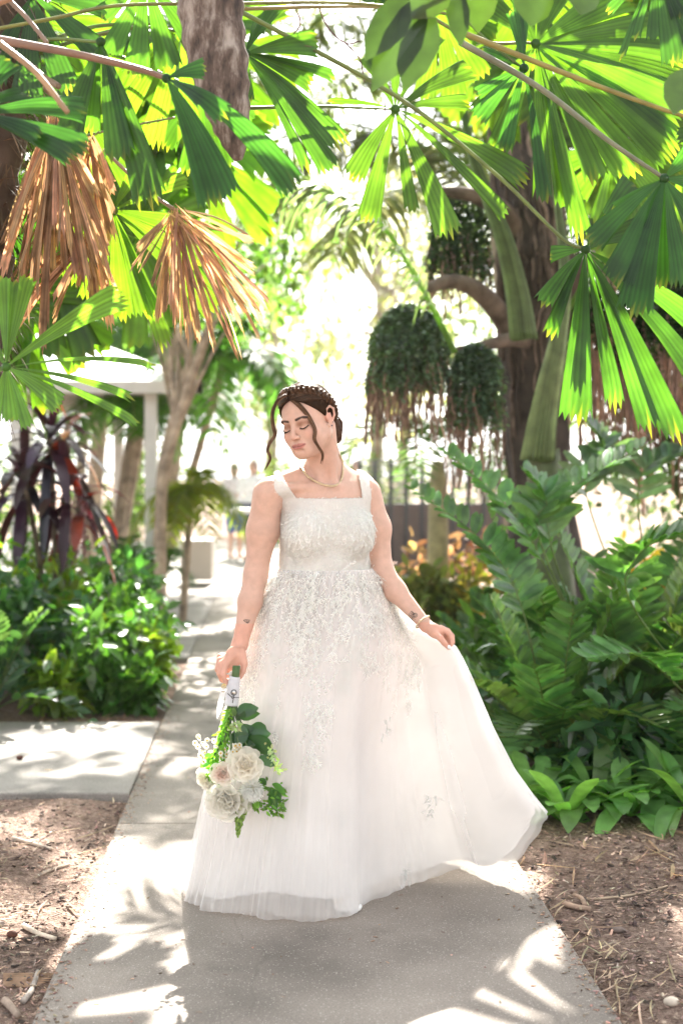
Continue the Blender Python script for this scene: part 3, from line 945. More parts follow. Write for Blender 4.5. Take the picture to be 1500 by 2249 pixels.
HF = Field(axis_pts([(HC[0] - .13, HC[0] + .13, .003)]), axis_pts([(HC[1] - .13, HC[1] + .14, .003)]), axis_pts([(HC[2] - .12, HC[2] + .14, .003)]))
HF.ell(H(*CC), CRD + .0075, HR, .01)
cutn = HR @ np.array([0, -.647, -.762])
X, Y, Z = HF.a[0][:, None, None] - HC[0], HF.a[1][None, :, None] - HC[1], HF.a[2][None, None, :] - HC[2]
pl = (X * cutn[0] + Y * cutn[1] + Z * cutn[2]) + .0030
lx = X * HR[0, 0] + Y * HR[1, 0] + Z * HR[2, 0]
pl = pl + .015 - .30 * np.abs(lx)
HF.f = np.maximum(HF.f, pl.astype(np.float32))
Vh, Qh = HF.mesh(); Vh = relax(Vh, Qh, 3, .5)
mb = MB(); mb.add(Vh, Qh, None, (.030, .017, .010))
hair = mb.build('hair', M_SCALP, bride)
HCOL = np.array([.075, .040, .022])
mb = MB()
for s in (-1, 1):
    for i in range(620):
        u = rng.random() ** 1.4; v = rng.random()
        yp = -.080 + .120 * u
        ph = math.radians(22 + 88 * u)
        st = CC + np.array([s * .0015 - .003, -.092 * math.cos(ph), .080 * math.sin(ph)])
        mid = CC + np.array([s * .050, -.092 * math.cos(ph) * .62 + .012, .080 * math.sin(ph) * .75 + .012 * v])
        e = np.array([s * .068, .018 + .05 * u, .046 + .012 * v])
        bun = np.array([s * .030, .105, -.045])
        P = curve_pts([st, (st + mid) / 2 + [0, 0, .0], mid, (mid + e) / 2, e, (e + bun) / 2, bun], 12)
        P = on_scalp(P, .0085 + .003 * rng.random())
        # stay behind the hairline
        g = (P @ np.array([0, -.647, -.762])) + .0160 - .30 * np.abs(P[:, 0])
        P = P - np.clip(g, 0, 1)[:, None] * np.array([0, -.647, -.762])
        tube(mb, Hv(P), [.0013] * 10 + [.001, .0008], 4, HCOL * .62 * math.exp(.45 * math.sin(u * 60) + rng.normal(0, .35)))
mb.build('combed_strands', M_HAIR, hair)


def braid(ctrl, r, amp, turns, off, name):
    P = on_scalp(curve_pts(ctrl, 70), off)
    T = unit(np.gradient(P, axis=0)); N = unit(P - CC); S = np.cross(T, N)
    mb = MB()
    t = np.linspace(0, 1, 70)
    for j in range(3):
        ph = t * turns * 2 * math.pi + j * 2 * math.pi / 3
        c = P + S * (amp * np.sin(ph))[:, None] + N * (amp * .5 * np.sin(2 * ph))[:, None]
        for k in range(15):
            a = k * 2 * math.pi / 14 + j
            rr = r * (.68 if k < 14 else 0) * rng.uniform(.8, 1.1)
            o = c + (S * math.cos(a) + N * math.sin(a)) * rr + rng.normal(0, .0003, (1, 3))
            tube(mb, Hv(o), r * .25 * np.interp(t, [0, .1, .9, 1], [.7, 1, .9, .5]), 5, HCOL * math.exp(rng.normal(0, .3)))
    return mb.build(name, M_HAIR, hair)


for s in (-1, 1):
    braid([(s * .002, -.048, .100), (s * .030, -.040, .100), (s * .056, -.018, .086), (s * .071, .006, .064), (s * .078, .034, .038), (s * .074, .058, .008), (s * .050, .095, -.022)],
          .0095, .0090, 5.0, .011, 'braid')
mb = MB()
for k in range(90):
    ph = rng.uniform(.5, 2.2); a = rng.uniform(-1.3, 1.3)
    d = np.array([math.sin(a), -math.cos(ph) * math.cos(a), math.sin(ph) * math.cos(a)])
    p = CC + d * (CRD + .012); t_ = unit(np.cross(d, rng.normal(0, 1, 3))); L_h = rng.uniform(.012, .035)
    tube(mb, Hv([p, p + t_ * L_h * .5 + d * .004, p + t_ * L_h + d * rng.uniform(.002, .016)]), [.0004, .0003, .0001], 3, HCOL * 2)
mb.build('flyaway_hairs', M_HAIR, hair)
mb = MB()
bc = W(737, 944, 4.585)
for i in range(44):
    a0 = rng.uniform(0, 6.28); rr = rng.uniform(.012, .022)
    ax = unit(rng.normal(0, 1, 3)); b = unit(np.cross(ax, [0.3, 1, .2])); c = np.cross(ax, b)
    a = np.linspace(a0, a0 + 4.0, 16)
    P = bc + rng.normal(0, .007, 3) * [1, 1, 2.0] + (np.outer(np.cos(a), b) + np.outer(np.sin(a), c)) * rr * np.array([.75, 1., 1.25])
    tube(mb, P, .0034, 6, HCOL * math.exp(rng.normal(0, .3)))
ball(mb, bc, (.024, .030, .038), (.07, .04, .025), 10)
mb.build('bun', M_HAIR, hair)


def lock(ctrl, n, spread, name, lift=None, r=.0012):
    mb = MB()
    base = curve_pts(ctrl, 34)
    for i in range(n):
        t = np.linspace(0, 1, 34)
        a = rng.uniform(0, 6.28); q = rng.uniform(.2, 1) * spread
        o = np.stack([np.cos(a + t * 2.5) * q * (1.1 - .6 * t), np.sin(a + t * 2.5) * q * .6, 0 * t + rng.normal(0, .002)], 1)
        m = 34 - rng.integers(0, 7)
        c = HCOL * 1.5 * math.exp(rng.normal(0, .35))
        tube(mb, (base + o)[:m], np.interp(t, [0, .7, 1], [r, r, r * .4])[:m], 4, c)
    return mb.build(name, M_HAIR, hair)


lock([W(628, 868, 4.43), W(610, 880, 4.415), W(599, 905, 4.41), W(600, 935, 4.41), W(604, 955, 4.41), W(592, 975, 4.41), W(588, 990, 4.41), W(594, 1004, 4.41), W(590, 1018, 4.41), W(581, 1032, 4.41)], 46, .0062, 'loose_lock', None, .0009)
ctl = []
for px, py, l in [(634, 873, .006), (650, 884, .006), (668, 902, .006), (682, 922, .006), (692, 945, .008), (691, 965, .01), (700, 982, .014), (709, 998, .02), (706, 1018, .03)]:
    p = cast(px, py, l)
    ctl.append(p if p is not None else W(px, py, 4.42))
ctl = np.array(ctl)
ctl[5:, 1] = np.minimum(ctl[5:, 1], np.linspace(ctl[4, 1], ctl[4, 1] + .03, 4))
for i, (px, py) in enumerate([(691, 965), (700, 982), (709, 998), (706, 1018)]):
    ctl[5 + i] = W(px, py, ctl[5 + i, 1])
lock(list(ctl), 60, .0075, 'loose_lock', None, .0009)

# jewellery
def chain(pts, n, r, name, mat=M_METAL, c=(.75, .62, .42)):
    P = curve_pts(pts, 300)
    d = np.concatenate([[0], np.cumsum(np.linalg.norm(np.diff(P, axis=0), axis=1))])
    mb = MB()
    for i, u in enumerate(np.linspace(0, d[-1], n)):
        p = np.array([np.interp(u, d, P[:, k]) for k in range(3)])
        q = np.array([np.interp(min(u + .001, d[-1]), d, P[:, k]) for k in range(3)]) - np.array([np.interp(max(0, u - .001), d, P[:, k]) for k in range(3)])
        T = unit(q); b = unit(np.cross(T, [.2, 1, .3])); cc = np.cross(T, b)
        if i % 2: b, cc = cc, -b
        a = np.linspace(0, 2 * math.pi, 9)
        tube(mb, p + np.outer(np.cos(a), T) * r * 1.5 + np.outer(np.sin(a), b) * r, r * .42, 5, c, False, 1., tuple(cc))
    return mb.build(name, mat, bride)


pts = [cast(x, y, .004) for x, y in [(660, 1024), (666, 1034), (676, 1046), (694, 1058), (716, 1066), (737, 1066), (749, 1054), (753, 1035), (752, 1016), (746, 1000)]]
chain([p for p in pts if p is not None], 84, .0030, 'necklace')
wa = W(928, 1366, 4.56); wd = unit(wrR - W(868, 1297, 4.62)); b1 = unit(np.cross(wd, [0, 1, 0])); b2 = np.cross(wd, b1)
a = np.linspace(0, 2 * math.pi, 20)
chain([wa + b1 * math.cos(q) * .0265 + b2 * math.sin(q) * .0255 for q in a], 32, .0028, 'bracelet')
mb = MB()
e0 = H(.080, .006, -.036)
ball(mb, e0 + [0, -.003, 0], .0026, (.25, .25, .3), 6)
tube(mb, [e0 + [0, -.004, -.003], e0 + [.001, -.005, -.020], e0 + [0, -.004, -.034]], .0006, 5, (.8, .75, .65))
ball(mb, e0 + [0, -.004, -.036], .0020, (.9, .88, .8), 6)
ball(mb, H(.083, .012, -.026) + [0, -.003, 0], .0016, (.25, .2, .3), 5)
mb.build('earring', M_METAL, bride)


# tattoos: thin inked lines on the skin
def ink(lines, name):
    mb = MB()
    for ln in lines:
        P = [cast(x, y, .0008) for x, y in ln]
        P = [p for p in P if p is not None]
        if len(P) > 1: tube(mb, P, .0008, 4, (.03, .035, .04))
    return mb.build(name, M_PLAIN, bride)


c0, s0 = math.cos, math.sin
def arc(cx, cy, r, a0, a1, n=9): return [(cx + r * c0(t), cy + r * s0(t)) for t in np.linspace(a0, a1, n)]
ink([[(904, 1342), (898, 1349), (900, 1356), (906, 1361)], [(904, 1342), (909, 1347), (906, 1353), (900, 1352)], arc(912, 1351, 4.5, -2.5, 2.4), arc(911, 1351, 2.5, 0, 6.3), arc(905, 1348, 2.2, 0, 6), [(906, 1354), (905, 1361), (908, 1368)], [(903, 1360), (907, 1364), (912, 1360)], [(907, 1357), (905, 1363), (907, 1369)], [(901, 1350), (904, 1356), (908, 1354)], arc(908, 1356, 2, 0, 6)], 'tattoo')
ink([[(535, 1362), (541, 1361), (549, 1362), (547, 1366), (544, 1369), (540, 1366), (535, 1362)], [(541, 1361), (544, 1369)], [(546, 1363), (545, 1367)]], 'tattoo')

# ---- bodice
BF = Field(axis_pts([(-.27, .16, .004)]), axis_pts([(4.42, 4.80, .004)]), axis_pts([(1.05, 1.46, .004)]))
torso(BF, .009)
X, Y, Z = BF.a[0][:, None, None], BF.a[1][None, :, None], BF.a[2][None, None, :]
def pxx(px, Y=4.55): return (px - 750) * Y / FPX
ZN = 1.327
u = np.clip((Z - ZN) / .085, 0, 1.6)
lx0 = pxx(606) + (pxx(586) - pxx(606)) * u; lx1 = pxx(652) + (pxx(612) - pxx(652)) * u ** 1.0
rx0 = pxx(796, 4.6) + (pxx(786, 4.6) - pxx(796, 4.6)) * u; rx1 = pxx(832, 4.6) + (pxx(814, 4.6) - pxx(832, 4.6)) * u
strap = np.minimum(np.maximum(lx0 - X, X - lx1), np.maximum(rx0 - X, X - rx1))
keep = np.minimum(Z - ZN, strap)
side = np.maximum(pxx(606) - .004 - X, X - (pxx(831, 4.62) + .004))
cut = np.maximum(np.maximum(keep, side), 1.088 - Z)
BF.f = np.maximum(BF.f, (cut + 0 * X + 0 * Y + 0 * Z).astype(np.float32))
Vd, Qd = BF.mesh(); Vd = relax(Vd, Qd, 2, .5)
Nd = vnorm(Vd, Qd)
mb = MB(); mb.add(Vd, Qd, None, (.90, .905, .87))
dress = mb.build('dress', M_LACE, bride)
LC = np.array([.90, .91, .875])


def lace(Vs, Ns, n, mb, Lr=(.010, .026), Wr=.0016, down=.35):
    """little raised leaf sprigs of cord"""
    idx = rng.integers(0, len(Vs), n)
    N = Ns[idx]; P = Vs[idx] + N * rng.uniform(.0006, .003, (n, 1))
    R = rng.normal(0, 1, (n, 3)); R[:, 2] -= down * 3
    D = unit(R - N * np.sum(R * N, 1, keepdims=True))
    D = unit(D + N * rng.uniform(-.02, .22, (n, 1)))
    S = np.cross(D, N)
    strips(mb, P, D, S, rng.uniform(*Lr, n), rng.uniform(.7, 1.5, n) * Wr, bend=rng.uniform(.0, .22, n), droopdir=-N, prof=PROF_LANCE, nseg=4, fold=.35, C=var(LC, n, .04, .010), curl=rng.normal(0, .30, n))


def sprigs(P, N, n, mb, Ls, ll, wl, down, k=7):
    """leafy sprigs: a cord stem with leaflets on both sides, laid along the cloth"""
    R = rng.normal(0, 1, (n, 3)); R[:, 2] -= down
    D = unit(R - N * np.sum(R * N, 1, keepdims=True)); S = np.cross(N, D)
    L = rng.uniform(*Ls, n)
    bendv = rng.normal(0, .25, n)
    strips(mb, P + N * .0012, D, S, L, .0007, 0, prof=PROF_STRAP, nseg=4, fold=.3, C=var(LC, n, .03, .008), curl=bendv)
    for j in range(k):
        f = (j + .6) / k; sd = 1 if j % 2 else -1
        p = P + D * (L * f)[:, None] + S * (bendv * L * f * f)[:, None] + N * rng.uniform(.0006, .0018, (n, 1))
        an = rng.uniform(.35, .9, n)[:, None]
        d = unit(D * np.cos(an) + S * np.sin(an) * sd + N * .03)
        strips(mb, p, d, np.cross(d, N), rng.uniform(*ll, n) * (1.1 - .4 * f), rng.uniform(.7, 1.3, n) * wl, .12, droopdir=-N, prof=PROF_LANCE, nseg=3, fold=.3, C=var(LC, n, .05, .010), curl=rng.normal(0, .15, n))


fm = (Nd[:, 1] < .55)
mb = MB(); hi = Vd[:, 2] > 1.296
lo_ = fm & (Vd[:, 2] < 1.298); ii = rng.integers(0, lo_.sum(), 1300); sprigs(Vd[lo_][ii], Nd[lo_][ii], 1300, mb, (.022, .040), (.009, .017), .0019, 1.6)
lace(Vd[fm & hi], Nd[fm & hi], 1500, mb, (.005, .012), .0014, .6)
edge = fm & (np.abs(Vd[:, 2] - ZN) < .006)
lace(Vd[edge], Nd[edge], 200, mb, (.006, .013), .0016, .0)
mb.build('bodice_lace', M_LACE, dress)

# ---- skirt: tulle over satin
waist_c = np.array([BX, BY, 1.098])
HEM = [(180, 405, 1955, 4.75), (200, 420, 1988, 4.60), (225, 480, 2008, 4.50), (250, 580, 2016, 4.44), (268, 640, 2026, 4.42), (285, 740, 2022, 4.43), (293, 784, 2014, 4.45),
       (302, 794, 1994, 4.56), (314, 870, 1953, 4.78), (325, 940, 1934, 4.86), (333, 1000, 1900, 4.88), (338, 1030, 1893, 4.86), (345, 1088, 1932, 4.80), (351, 1138, 1903, 4.78), (356, 1176, 1835, 4.75), (360, 1206, 1788, 4.72),
       (380, 1170, 1770, 4.95), (405, 1030, 1852, 5.15), (450, 800, 1842, 5.38), (495, 560, 1872, 5.18), (520, 450, 1910, 4.95), (540, 405, 1955, 4.75)]
hth = np.array([h[0] for h in HEM], float); hpt = np.array([W(*h[1:]) for h in HEM])


def skirt(nt, nz, inset=0., short=0., seed=3, amp=1.0, a0=180., a1=540.):
    r2 = np.random.default_rng(seed)
    th = np.linspace(a0, a1, nt); t = np.linspace(0, 1, nz)
    hem = np.stack([np.interp(th, hth, hpt[:, k]) for k in range(3)], 1)
    # soften the corners of the hem line
    for _ in range(26):
        hem[1:-1] = hem[1:-1] * .5 + (hem[:-2] + hem[2:]) * .25
    rad = np.radians(th)
    wx = np.cos(rad) * (.150 + .004); wy = np.sin(rad) * (.112 + .004)
    wst = waist_c + wx[:, None] * tu + wy[:, None] * tv
    wh = np.exp(-((((th + 180) % 360) - 180) / 26.) ** 2)        # the side held up by the hand
    tt = t[None, :]
    e0 = tt ** .70
    e1 = np.interp(t, [0, .083, .176, .24, .275, .31, .36, .45, .64, .82, .93, 1], [0, .10, .18, .285, .38, .475, .515, .575, .685, .81, .92, 1])[None, :]
    e = e0 * (1 - wh[:, None]) + e1 * wh[:, None]
    z = wst[:, None, 2] * (1 - tt) + hem[:, None, 2] * tt
    XY = wst[:, None, :2] * (1 - e[..., None]) + hem[:, None, :2] * e[..., None]
    P = np.concatenate([XY, z[..., None]], 2)
    out = np.stack([np.cos(rad), np.sin(rad), 0 * rad], 1)[:, None]
    fold = np.zeros_like(rad)
    for n, a in ((7, .9), (13, .8), (19, .55), (31, .25)):
        fold = fold + a * np.sin(n * rad + r2.uniform(0, 6.28) + .6 * np.sin(2 * rad))
    fold = np.tanh(fold * .9)
    A = .020 * amp * (np.clip(t, 0, 1) ** .8)[None, :] * (1 - .55 * wh[:, None])
    wob = .25 * np.sin(5 * t * 3.1 + 1)[None, :] * np.sin(3 * rad)[:, None]
    P = P + out * ((fold[:, None] + wob) * A - inset * (.3 + tt))[..., None]
    P = P + out * (.055 * np.exp(-((np.degrees(rad) % 360 - 312) / 24) ** 2)[:, None] * np.exp(-((t - .26) / .20) ** 2)[None, :])[..., None]
    P = P + out * (.0035 * np.sin(67 * rad + 2 * np.sin(9 * rad))[:, None] * (t ** 5)[None, :])[..., None]
    # deep gather folds near the waist
    P = P + out * (.004 * np.sin(40 * rad)[:, None] * np.exp(-((t - .08) / .12) ** 2)[None, :])[..., None]
    P[..., 2] += (short * (.25 + .75 * np.exp(-((np.degrees(rad) % 360 - 262) / 42.) ** 2)))[:, None] * tt
    P[..., 2] = np.maximum(P[..., 2], .006)
    return th, t, P


th, t, P1 = skirt(420, 70, 0, 0, 3, 1.0)
mb = MB(); grid_mesh(mb, P1, (.94, .925, .915))
mb.build('tulle_overskirt', M_TULLE, dress)
th2, t2, P2 = skirt(420, 60, .006, .012, 5, .9)
mb = MB(); grid_mesh(mb, P2, (.90, .885, .87))
mb.build('tulle_layer', M_TULLE, dress)
_, _, P3 = skirt(360, 50, .024, .075, 9, .7)
mb = MB(); grid_mesh(mb, P3, (.92, .905, .89))
mb.build('satin_skirt', M_SATIN, dress)
# lace growing down from the waist over the tulle
mb = MB()
gx = np.gradient(P1, axis=0); gy = np.gradient(P1, axis=1); NN = unit(np.cross(gx, gy))
if np.mean(NN[105, :, 1]) > 0: NN = -NN
tips = [(196, .20), (208, .46), (222, .30), (236, .50), (246, .26), (255, .24), (266, .52), (276, .50), (287, .28), (300, .25), (318, .42), (327, .50), (340, .20), (360, .12), (380, .2), (400, .4), (430, .3), (460, .45), (490, .3), (540, .22)]
ti = np.array([a for a, b in tips], float); tl = np.array([b for a, b in tips])
tm = np.interp(th, ti, tl)
tm = tm * (1 + .10 * np.sin(np.radians(th) * 23))
n = 13000
ia = rng.integers(0, 420, n)
q = rng.random(n)
tq = tm[ia] * q
keepp = rng.random(n) < np.where(tq < .17, 1.0, .75)
ia = ia[keepp]; tq = tq[keepp]
it = np.clip((tq * 69), 0, 69); i0 = np.minimum(it.astype(int), 68); ff = (it - i0)[:, None]
Ps = P1[ia, i0] * (1 - ff) + P1[ia, i0 + 1] * ff; Ns = NN[ia, i0]
sel = Ps[:, 1] < 4.78
Ps, Ns = Ps[sel], Ns[sel]
Ns = np.where((Ns[:, 1:2] > 0) & (Ps[:, 1:2] < 4.7), -Ns, Ns)
Ps, Ns = Ps[:1500], Ns[:1500]
sprigs(Ps, Ns, len(Ps), mb, (.030, .065), (.009, .018), .0017, 2.2, 9)
Ps, Ns = Ps[:900], Ns[:900]
n = len(Ps)
R = rng.normal(0, 1, (n, 3)); R[:, 2] -= 2.2
D = unit(R - Ns * np.sum(R * Ns, 1, keepdims=True)); D = unit(D + Ns * rng.uniform(0, .2, (n, 1)))
strips(mb, Ps + Ns * rng.uniform(.0008, .004, (n, 1)), D, np.cross(D, Ns), rng.uniform(.008, .018, n), rng.uniform(.6, 1.4, n) * .0014, bend=rng.uniform(0, .2, n), droopdir=(0, 0, -1), prof=PROF_LANCE, nseg=4, fold=.2, C=var(LC, n, .04, .010), curl=rng.normal(0, .28, n))
mb.build('skirt_lace', M_LACE, dress)
# single sprigs low on the skirt
tre = BVHTree.FromPolygons([tuple(v) for v in P1.reshape(-1, 3)], [tuple(int(i) for i in qq) for qq in (lambda a, b: np.stack([(np.arange(a - 1)[:, None] * b + np.arange(b - 1)[None]), (np.arange(a - 1)[:, None] * b + np.arange(b - 1)[None]) + 1, (np.arange(a - 1)[:, None] * b + np.arange(b - 1)[None]) + b + 1, (np.arange(a - 1)[:, None] * b + np.arange(b - 1)[None]) + b], -1).reshape(-1, 4))(420, 70)])
for cx, cy_, sp, nn in [(852, 1600, 26, 16), (946, 1766, 26, 22), (890, 1926, 22, 18), (755, 1800, 20, 14)]:
    mb = MB()
    for i in range(nn):
        x = cx + rng.normal(0, sp * .25); y = cy_ + rng.uniform(-1, 1) * sp
        p = cast(x, y, .002, tre)
        if p is None: continue
        a = rng.normal(1.6, .7)
        strips(mb, [p], [(math.cos(a), -.05, -math.sin(a))], [(math.sin(a), 0, math.cos(a))], rng.uniform(.012, .026), .0018, .1, (0, -1, 0), PROF_LANCE, 4, .5, (.74, .75, .73), rng.normal(0, .3))
    mb.build('lace_sprig', M_LACE, dress)

# slip-on shoe and ankle under the hem
mb = MB()
sx = [W(735, 1998, 4.62), W(750, 1999, 4.57), W(768, 2000, 4.60), W(776, 1996, 4.68), W(772, 1985, 4.76)]
SF = Field(axis_pts([(-.09, .13, .004)]), axis_pts([(4.42, 4.86, .004)]), axis_pts([(-.004, .14, .003)]))
a0 = W(764, 1996, 4.53); a1 = W(768, 1985, 4.74)
SF.cone((a0[0], 4.550, .024), (a1[0], 4.74, .036), .034, .032, .02, flat=((0, 0, 1), .62))
SF.f = np.maximum(SF.f, (.004 - SF.a[2][None, None, :] + 0 * SF.f).astype(np.float32))
V, Q = SF.mesh(); mb.add(V, Q, None, np.where(V[:, 2:3] > .052, np.array([[.57, .33, .25]]), np.array([[.82, .79, .77]])))
shoe = mb.build('shoe', M_CLOTHES, bride)
mb = MB()
P = [(a0[0] + .037 * math.cos(a) * 1.0, (4.545 if math.sin(a) < 0 else 4.74) + .038 * math.sin(a), .013) for a in np.linspace(0, 2 * math.pi, 30)]
tube(mb, P, .0095, 8, (.85, .84, .82), False)
mb.build('sole', M_PAINT, shoe)
# ---------------------------------------------------------------- plants
NCAM = np.array([0., -1., 0.1])


def fan_seg(mb, Hb, T, w, n=4, arch=.05, N=NCAM, c=(.045, .14, .022), tipc=None, lobes=True, taper=.9):
    """one pleated segment of a fan leaf, toothed at its end"""
    Hb = np.asarray(Hb, float); T = np.asarray(T, float)
    L = np.linalg.norm(T - Hb)
    s = np.linspace(.02, 1, 13)
    D = unit(T - Hb)
    Nn = unit(np.asarray(N, float) + rng.normal(0, .12, 3))
    S = unit(np.cross(D, Nn)); Nn = np.cross(S, D)
    m = 2 * n + 1
    j = np.arange(m)
    smax = 1 - .045 * (j % 2) - rng.uniform(0, .035, m) - .03 * np.abs(j / (m - 1) - .5) * 2
    ss = s[:, None] * smax[None, :]
    ctr = Hb + D * (ss[..., None] * L) + np.array([0, 0, 1.]) * (4 * arch * L * (ss * (1 - ss)))[..., None]
    off = (j / (m - 1) - .5)[None, :] * 2 * w * ss ** taper
    pl = ((j % 2) * 2 - 1)[None, :] * (w / m) * 1.05 * ss
    wav = .012 * L * np.sin(ss * 7 + rng.uniform(0, 6))
    # splits and frayed tips
    fr_ = np.clip((ss - .86) / .14, 0, 1) ** 2
    ctr = ctr + S * (rng.normal(0, .10, m)[None, :] * w / m * 3 * fr_)[..., None] + np.array([0, 0, -1.]) * (rng.uniform(0, .03, m)[None, :] * L * fr_)[..., None]
    V = ctr + S * off[..., None] + Nn * (pl + wav + np.abs(off) * .18)[..., None]
    i = np.arange(12)[:, None] * m; k = np.arange(m - 1)[None]
    Q = np.stack([i + k, i + k + 1, i + m + k + 1, i + m + k], -1).reshape(-1, 4)
    c = np.asarray(c, float) * math.exp(rng.normal(0, .12))
    C = np.tile(c, (13 * m, 1)).reshape(13, m, 3)
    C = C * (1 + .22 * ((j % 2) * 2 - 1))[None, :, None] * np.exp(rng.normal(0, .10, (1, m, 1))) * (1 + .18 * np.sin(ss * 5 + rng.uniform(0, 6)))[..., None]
    if tipc is not None:
        k2 = np.clip((ss - .965) / .03, 0, 1)[..., None]
        C = C * (1 - k2) + np.asarray(tipc) * k2
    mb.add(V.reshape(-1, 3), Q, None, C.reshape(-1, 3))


def frond(parent, hub, Y, segs, pet, petr=.006, c=(.045, .14, .022), petc=(.10, .15, .03), mat=None, name='frond', n=4, label=None, N=NCAM, tipc=(.30, .30, .04), arch=.04, spines=True):
    """a fan leaf: hub pixel, segments as (tip x, tip y, width px, dY), petiole as pixels with distances"""
    Hb = W(hub[0], hub[1], Y)
    mb = MB()
    for sg in segs:
        tx, ty, wp, dy = sg[:4]
        T = W(tx, ty, Y + dy)
        fan_seg(mb, Hb, T, wp / FPX * Y / 2 * 1.08, sg[4] if len(sg) > 4 else max(2, int(round(wp / 11))), arch if len(sg) < 6 else sg[5], N, c, tipc)
    ball(mb, Hb, np.array([.016, .014, .016]) * (Y / 4.6), np.asarray(c) * .9, 6)
    o = mb.build(name, mat or M_PALM, parent, origin=Hb)
    if label: o['label'] = label
    mb = MB()
    P = curve_pts([W(*p) for p in pet] + [Hb], 24)
    tube(mb, P, np.linspace(petr * 1.5, petr * .8, 24), 7, petc)
    if spines:
        k = 26
        t = rng.uniform(0, .9, k); i = (t * 23).astype(int)
        D = rng.normal(0, 1, (k, 3)) * [1, .3, 1]
        strips(mb, P[i], D, np.cross(unit(D), [0, 1, 0]), .012, .0022, 0, prof=PROF_LANCE, nseg=2, C=petc)
    mb.build('petiole', M_STEM, o)
    return o


def free_fan(parent, Hb, R, ang0, ang1, nseg, base, normal, c, droop=.2, mat=None, gap=.8, name='frond', petr=.006, n=3, petc=(.10, .15, .03)):
    """a fan leaf anywhere in space; base = where its stalk leaves the crown"""
    Hb = np.asarray(Hb, float)
    N = unit(normal); X = unit(np.cross([0, 0, 1.], N)) if abs(N[2]) < .95 else np.array([1., 0, 0]); U = np.cross(N, X)
    mb = MB()
    for a in np.linspace(ang0, ang1, nseg):
        a += rng.normal(0, .04)
        r = R * rng.uniform(.88, 1.06)
        T = Hb + (X * math.cos(a) + U * math.sin(a)) * r + np.array([0, 0, -1.]) * r * droop * rng.uniform(.4, 1.4)
        fan_seg(mb, Hb, T, abs(ang1 - ang0) / nseg * r * .5 * gap, n, .05, N, c, (.3, .3, .05))
    o = mb.build(name, mat or M_PALM, parent, origin=Hb)
    mb = MB()
    mid = (Hb + np.asarray(base)) / 2 + [0, 0, .12 * np.linalg.norm(Hb - base)]
    tube(mb, curve_pts([base, mid, Hb], 14), np.linspace(petr * 1.5, petr * .8, 14), 6, petc)
    mb.build('petiole', M_STEM, o)
    return o


def pinnate(mb, ctrl, nl, L, w, c, updir=(0, 0, 1), prof=PROF_OBL, sweep=.5, droop=.15, rach=.006, rc=(.09, .13, .03), jit=.12, vee=.25, start=.12, nseg=4, lenprof=None, mbr=None):
    """a feather-shaped leaf: leaflets in two rows along a curved rachis"""
    P = curve_pts(ctrl, 40)
    tube(mbr or mb, P, np.linspace(rach, rach * .3, 40), 5, rc)
    T = unit(np.gradient(P, axis=0))
    t = np.repeat(np.linspace(start, .985, nl), 2); sg = np.tile([-1., 1.], nl)
    t = np.clip(t + rng.normal(0, .25 / nl, 2 * nl), 0, .99)
    i = (t * 39).astype(int)
    f = (t * 39 - i)[:, None]
    P0 = P[i] * (1 - f) + P[np.minimum(i + 1, 39)] * f
    Tt = T[i]
    up = np.asarray(updir, float)
    S = unit(np.cross(Tt, up)); U = np.cross(S, Tt)
    D = unit(S * sg[:, None] + Tt * (sweep + rng.normal(0, jit, (2 * nl, 1))) + U * (vee + rng.normal(0, jit, (2 * nl, 1))))
    wd = unit(Tt - D * np.sum(Tt * D, 1, keepdims=True))
    lp = np.interp(t, *(lenprof or ([0, .15, .5, .85, 1], [.6, .85, 1., .75, .45])))
    strips(mb, P0, D, wd, L * lp * rng.uniform(.9, 1.08, 2 * nl), w * (.6 + .4 * lp), droop * rng.uniform(.5, 1.5, 2 * nl), prof=prof, nseg=nseg, fold=.22, C=var(c, 2 * nl, .16, .06))


def arch(base, az, length, rise, droop, n=5, y=1.):
    """control points of an arching leaf stalk leaving base towards azimuth az (0 = right, 90 = away)"""
    t = np.linspace(0, 1, n)
    h = t * length
    return np.stack([base[0] + np.cos(az) * h, base[1] + np.sin(az) * h * y, base[2] + rise * t * 1.0 - droop * t ** 2], 1)


def leafcloud(mb, centers, rad, n, L, w, c, prof=PROF_LEAF, droop=.1, nseg=2, hang=0., flat=1., cv=.25):
    """leaves scattered in clumps"""
    centers = np.asarray(centers, float)
    k = rng.integers(0, len(centers), n)
    rad = np.broadcast_to(np.asarray(rad, float), (len(centers),))
    o = rng.normal(0, .5, (n, 3)) * [1, 1, flat]
    P = centers[k] + o * rad[k][:, None]
    D = unit(rng.normal(0, 1, (n, 3)) + unit(o) * .7 + [0, 0, -hang])
    S = unit(np.cross(D, rng.normal(0, .5, (n, 3)) + [0, 0, 1]))
    strips(mb, P, D, S, L * rng.uniform(.6, 1.25, n), w * rng.uniform(.7, 1.2, n), droop * rng.uniform(0, 2, n), prof=prof, nseg=nseg, fold=.25, C=var(c, n, cv, .08))


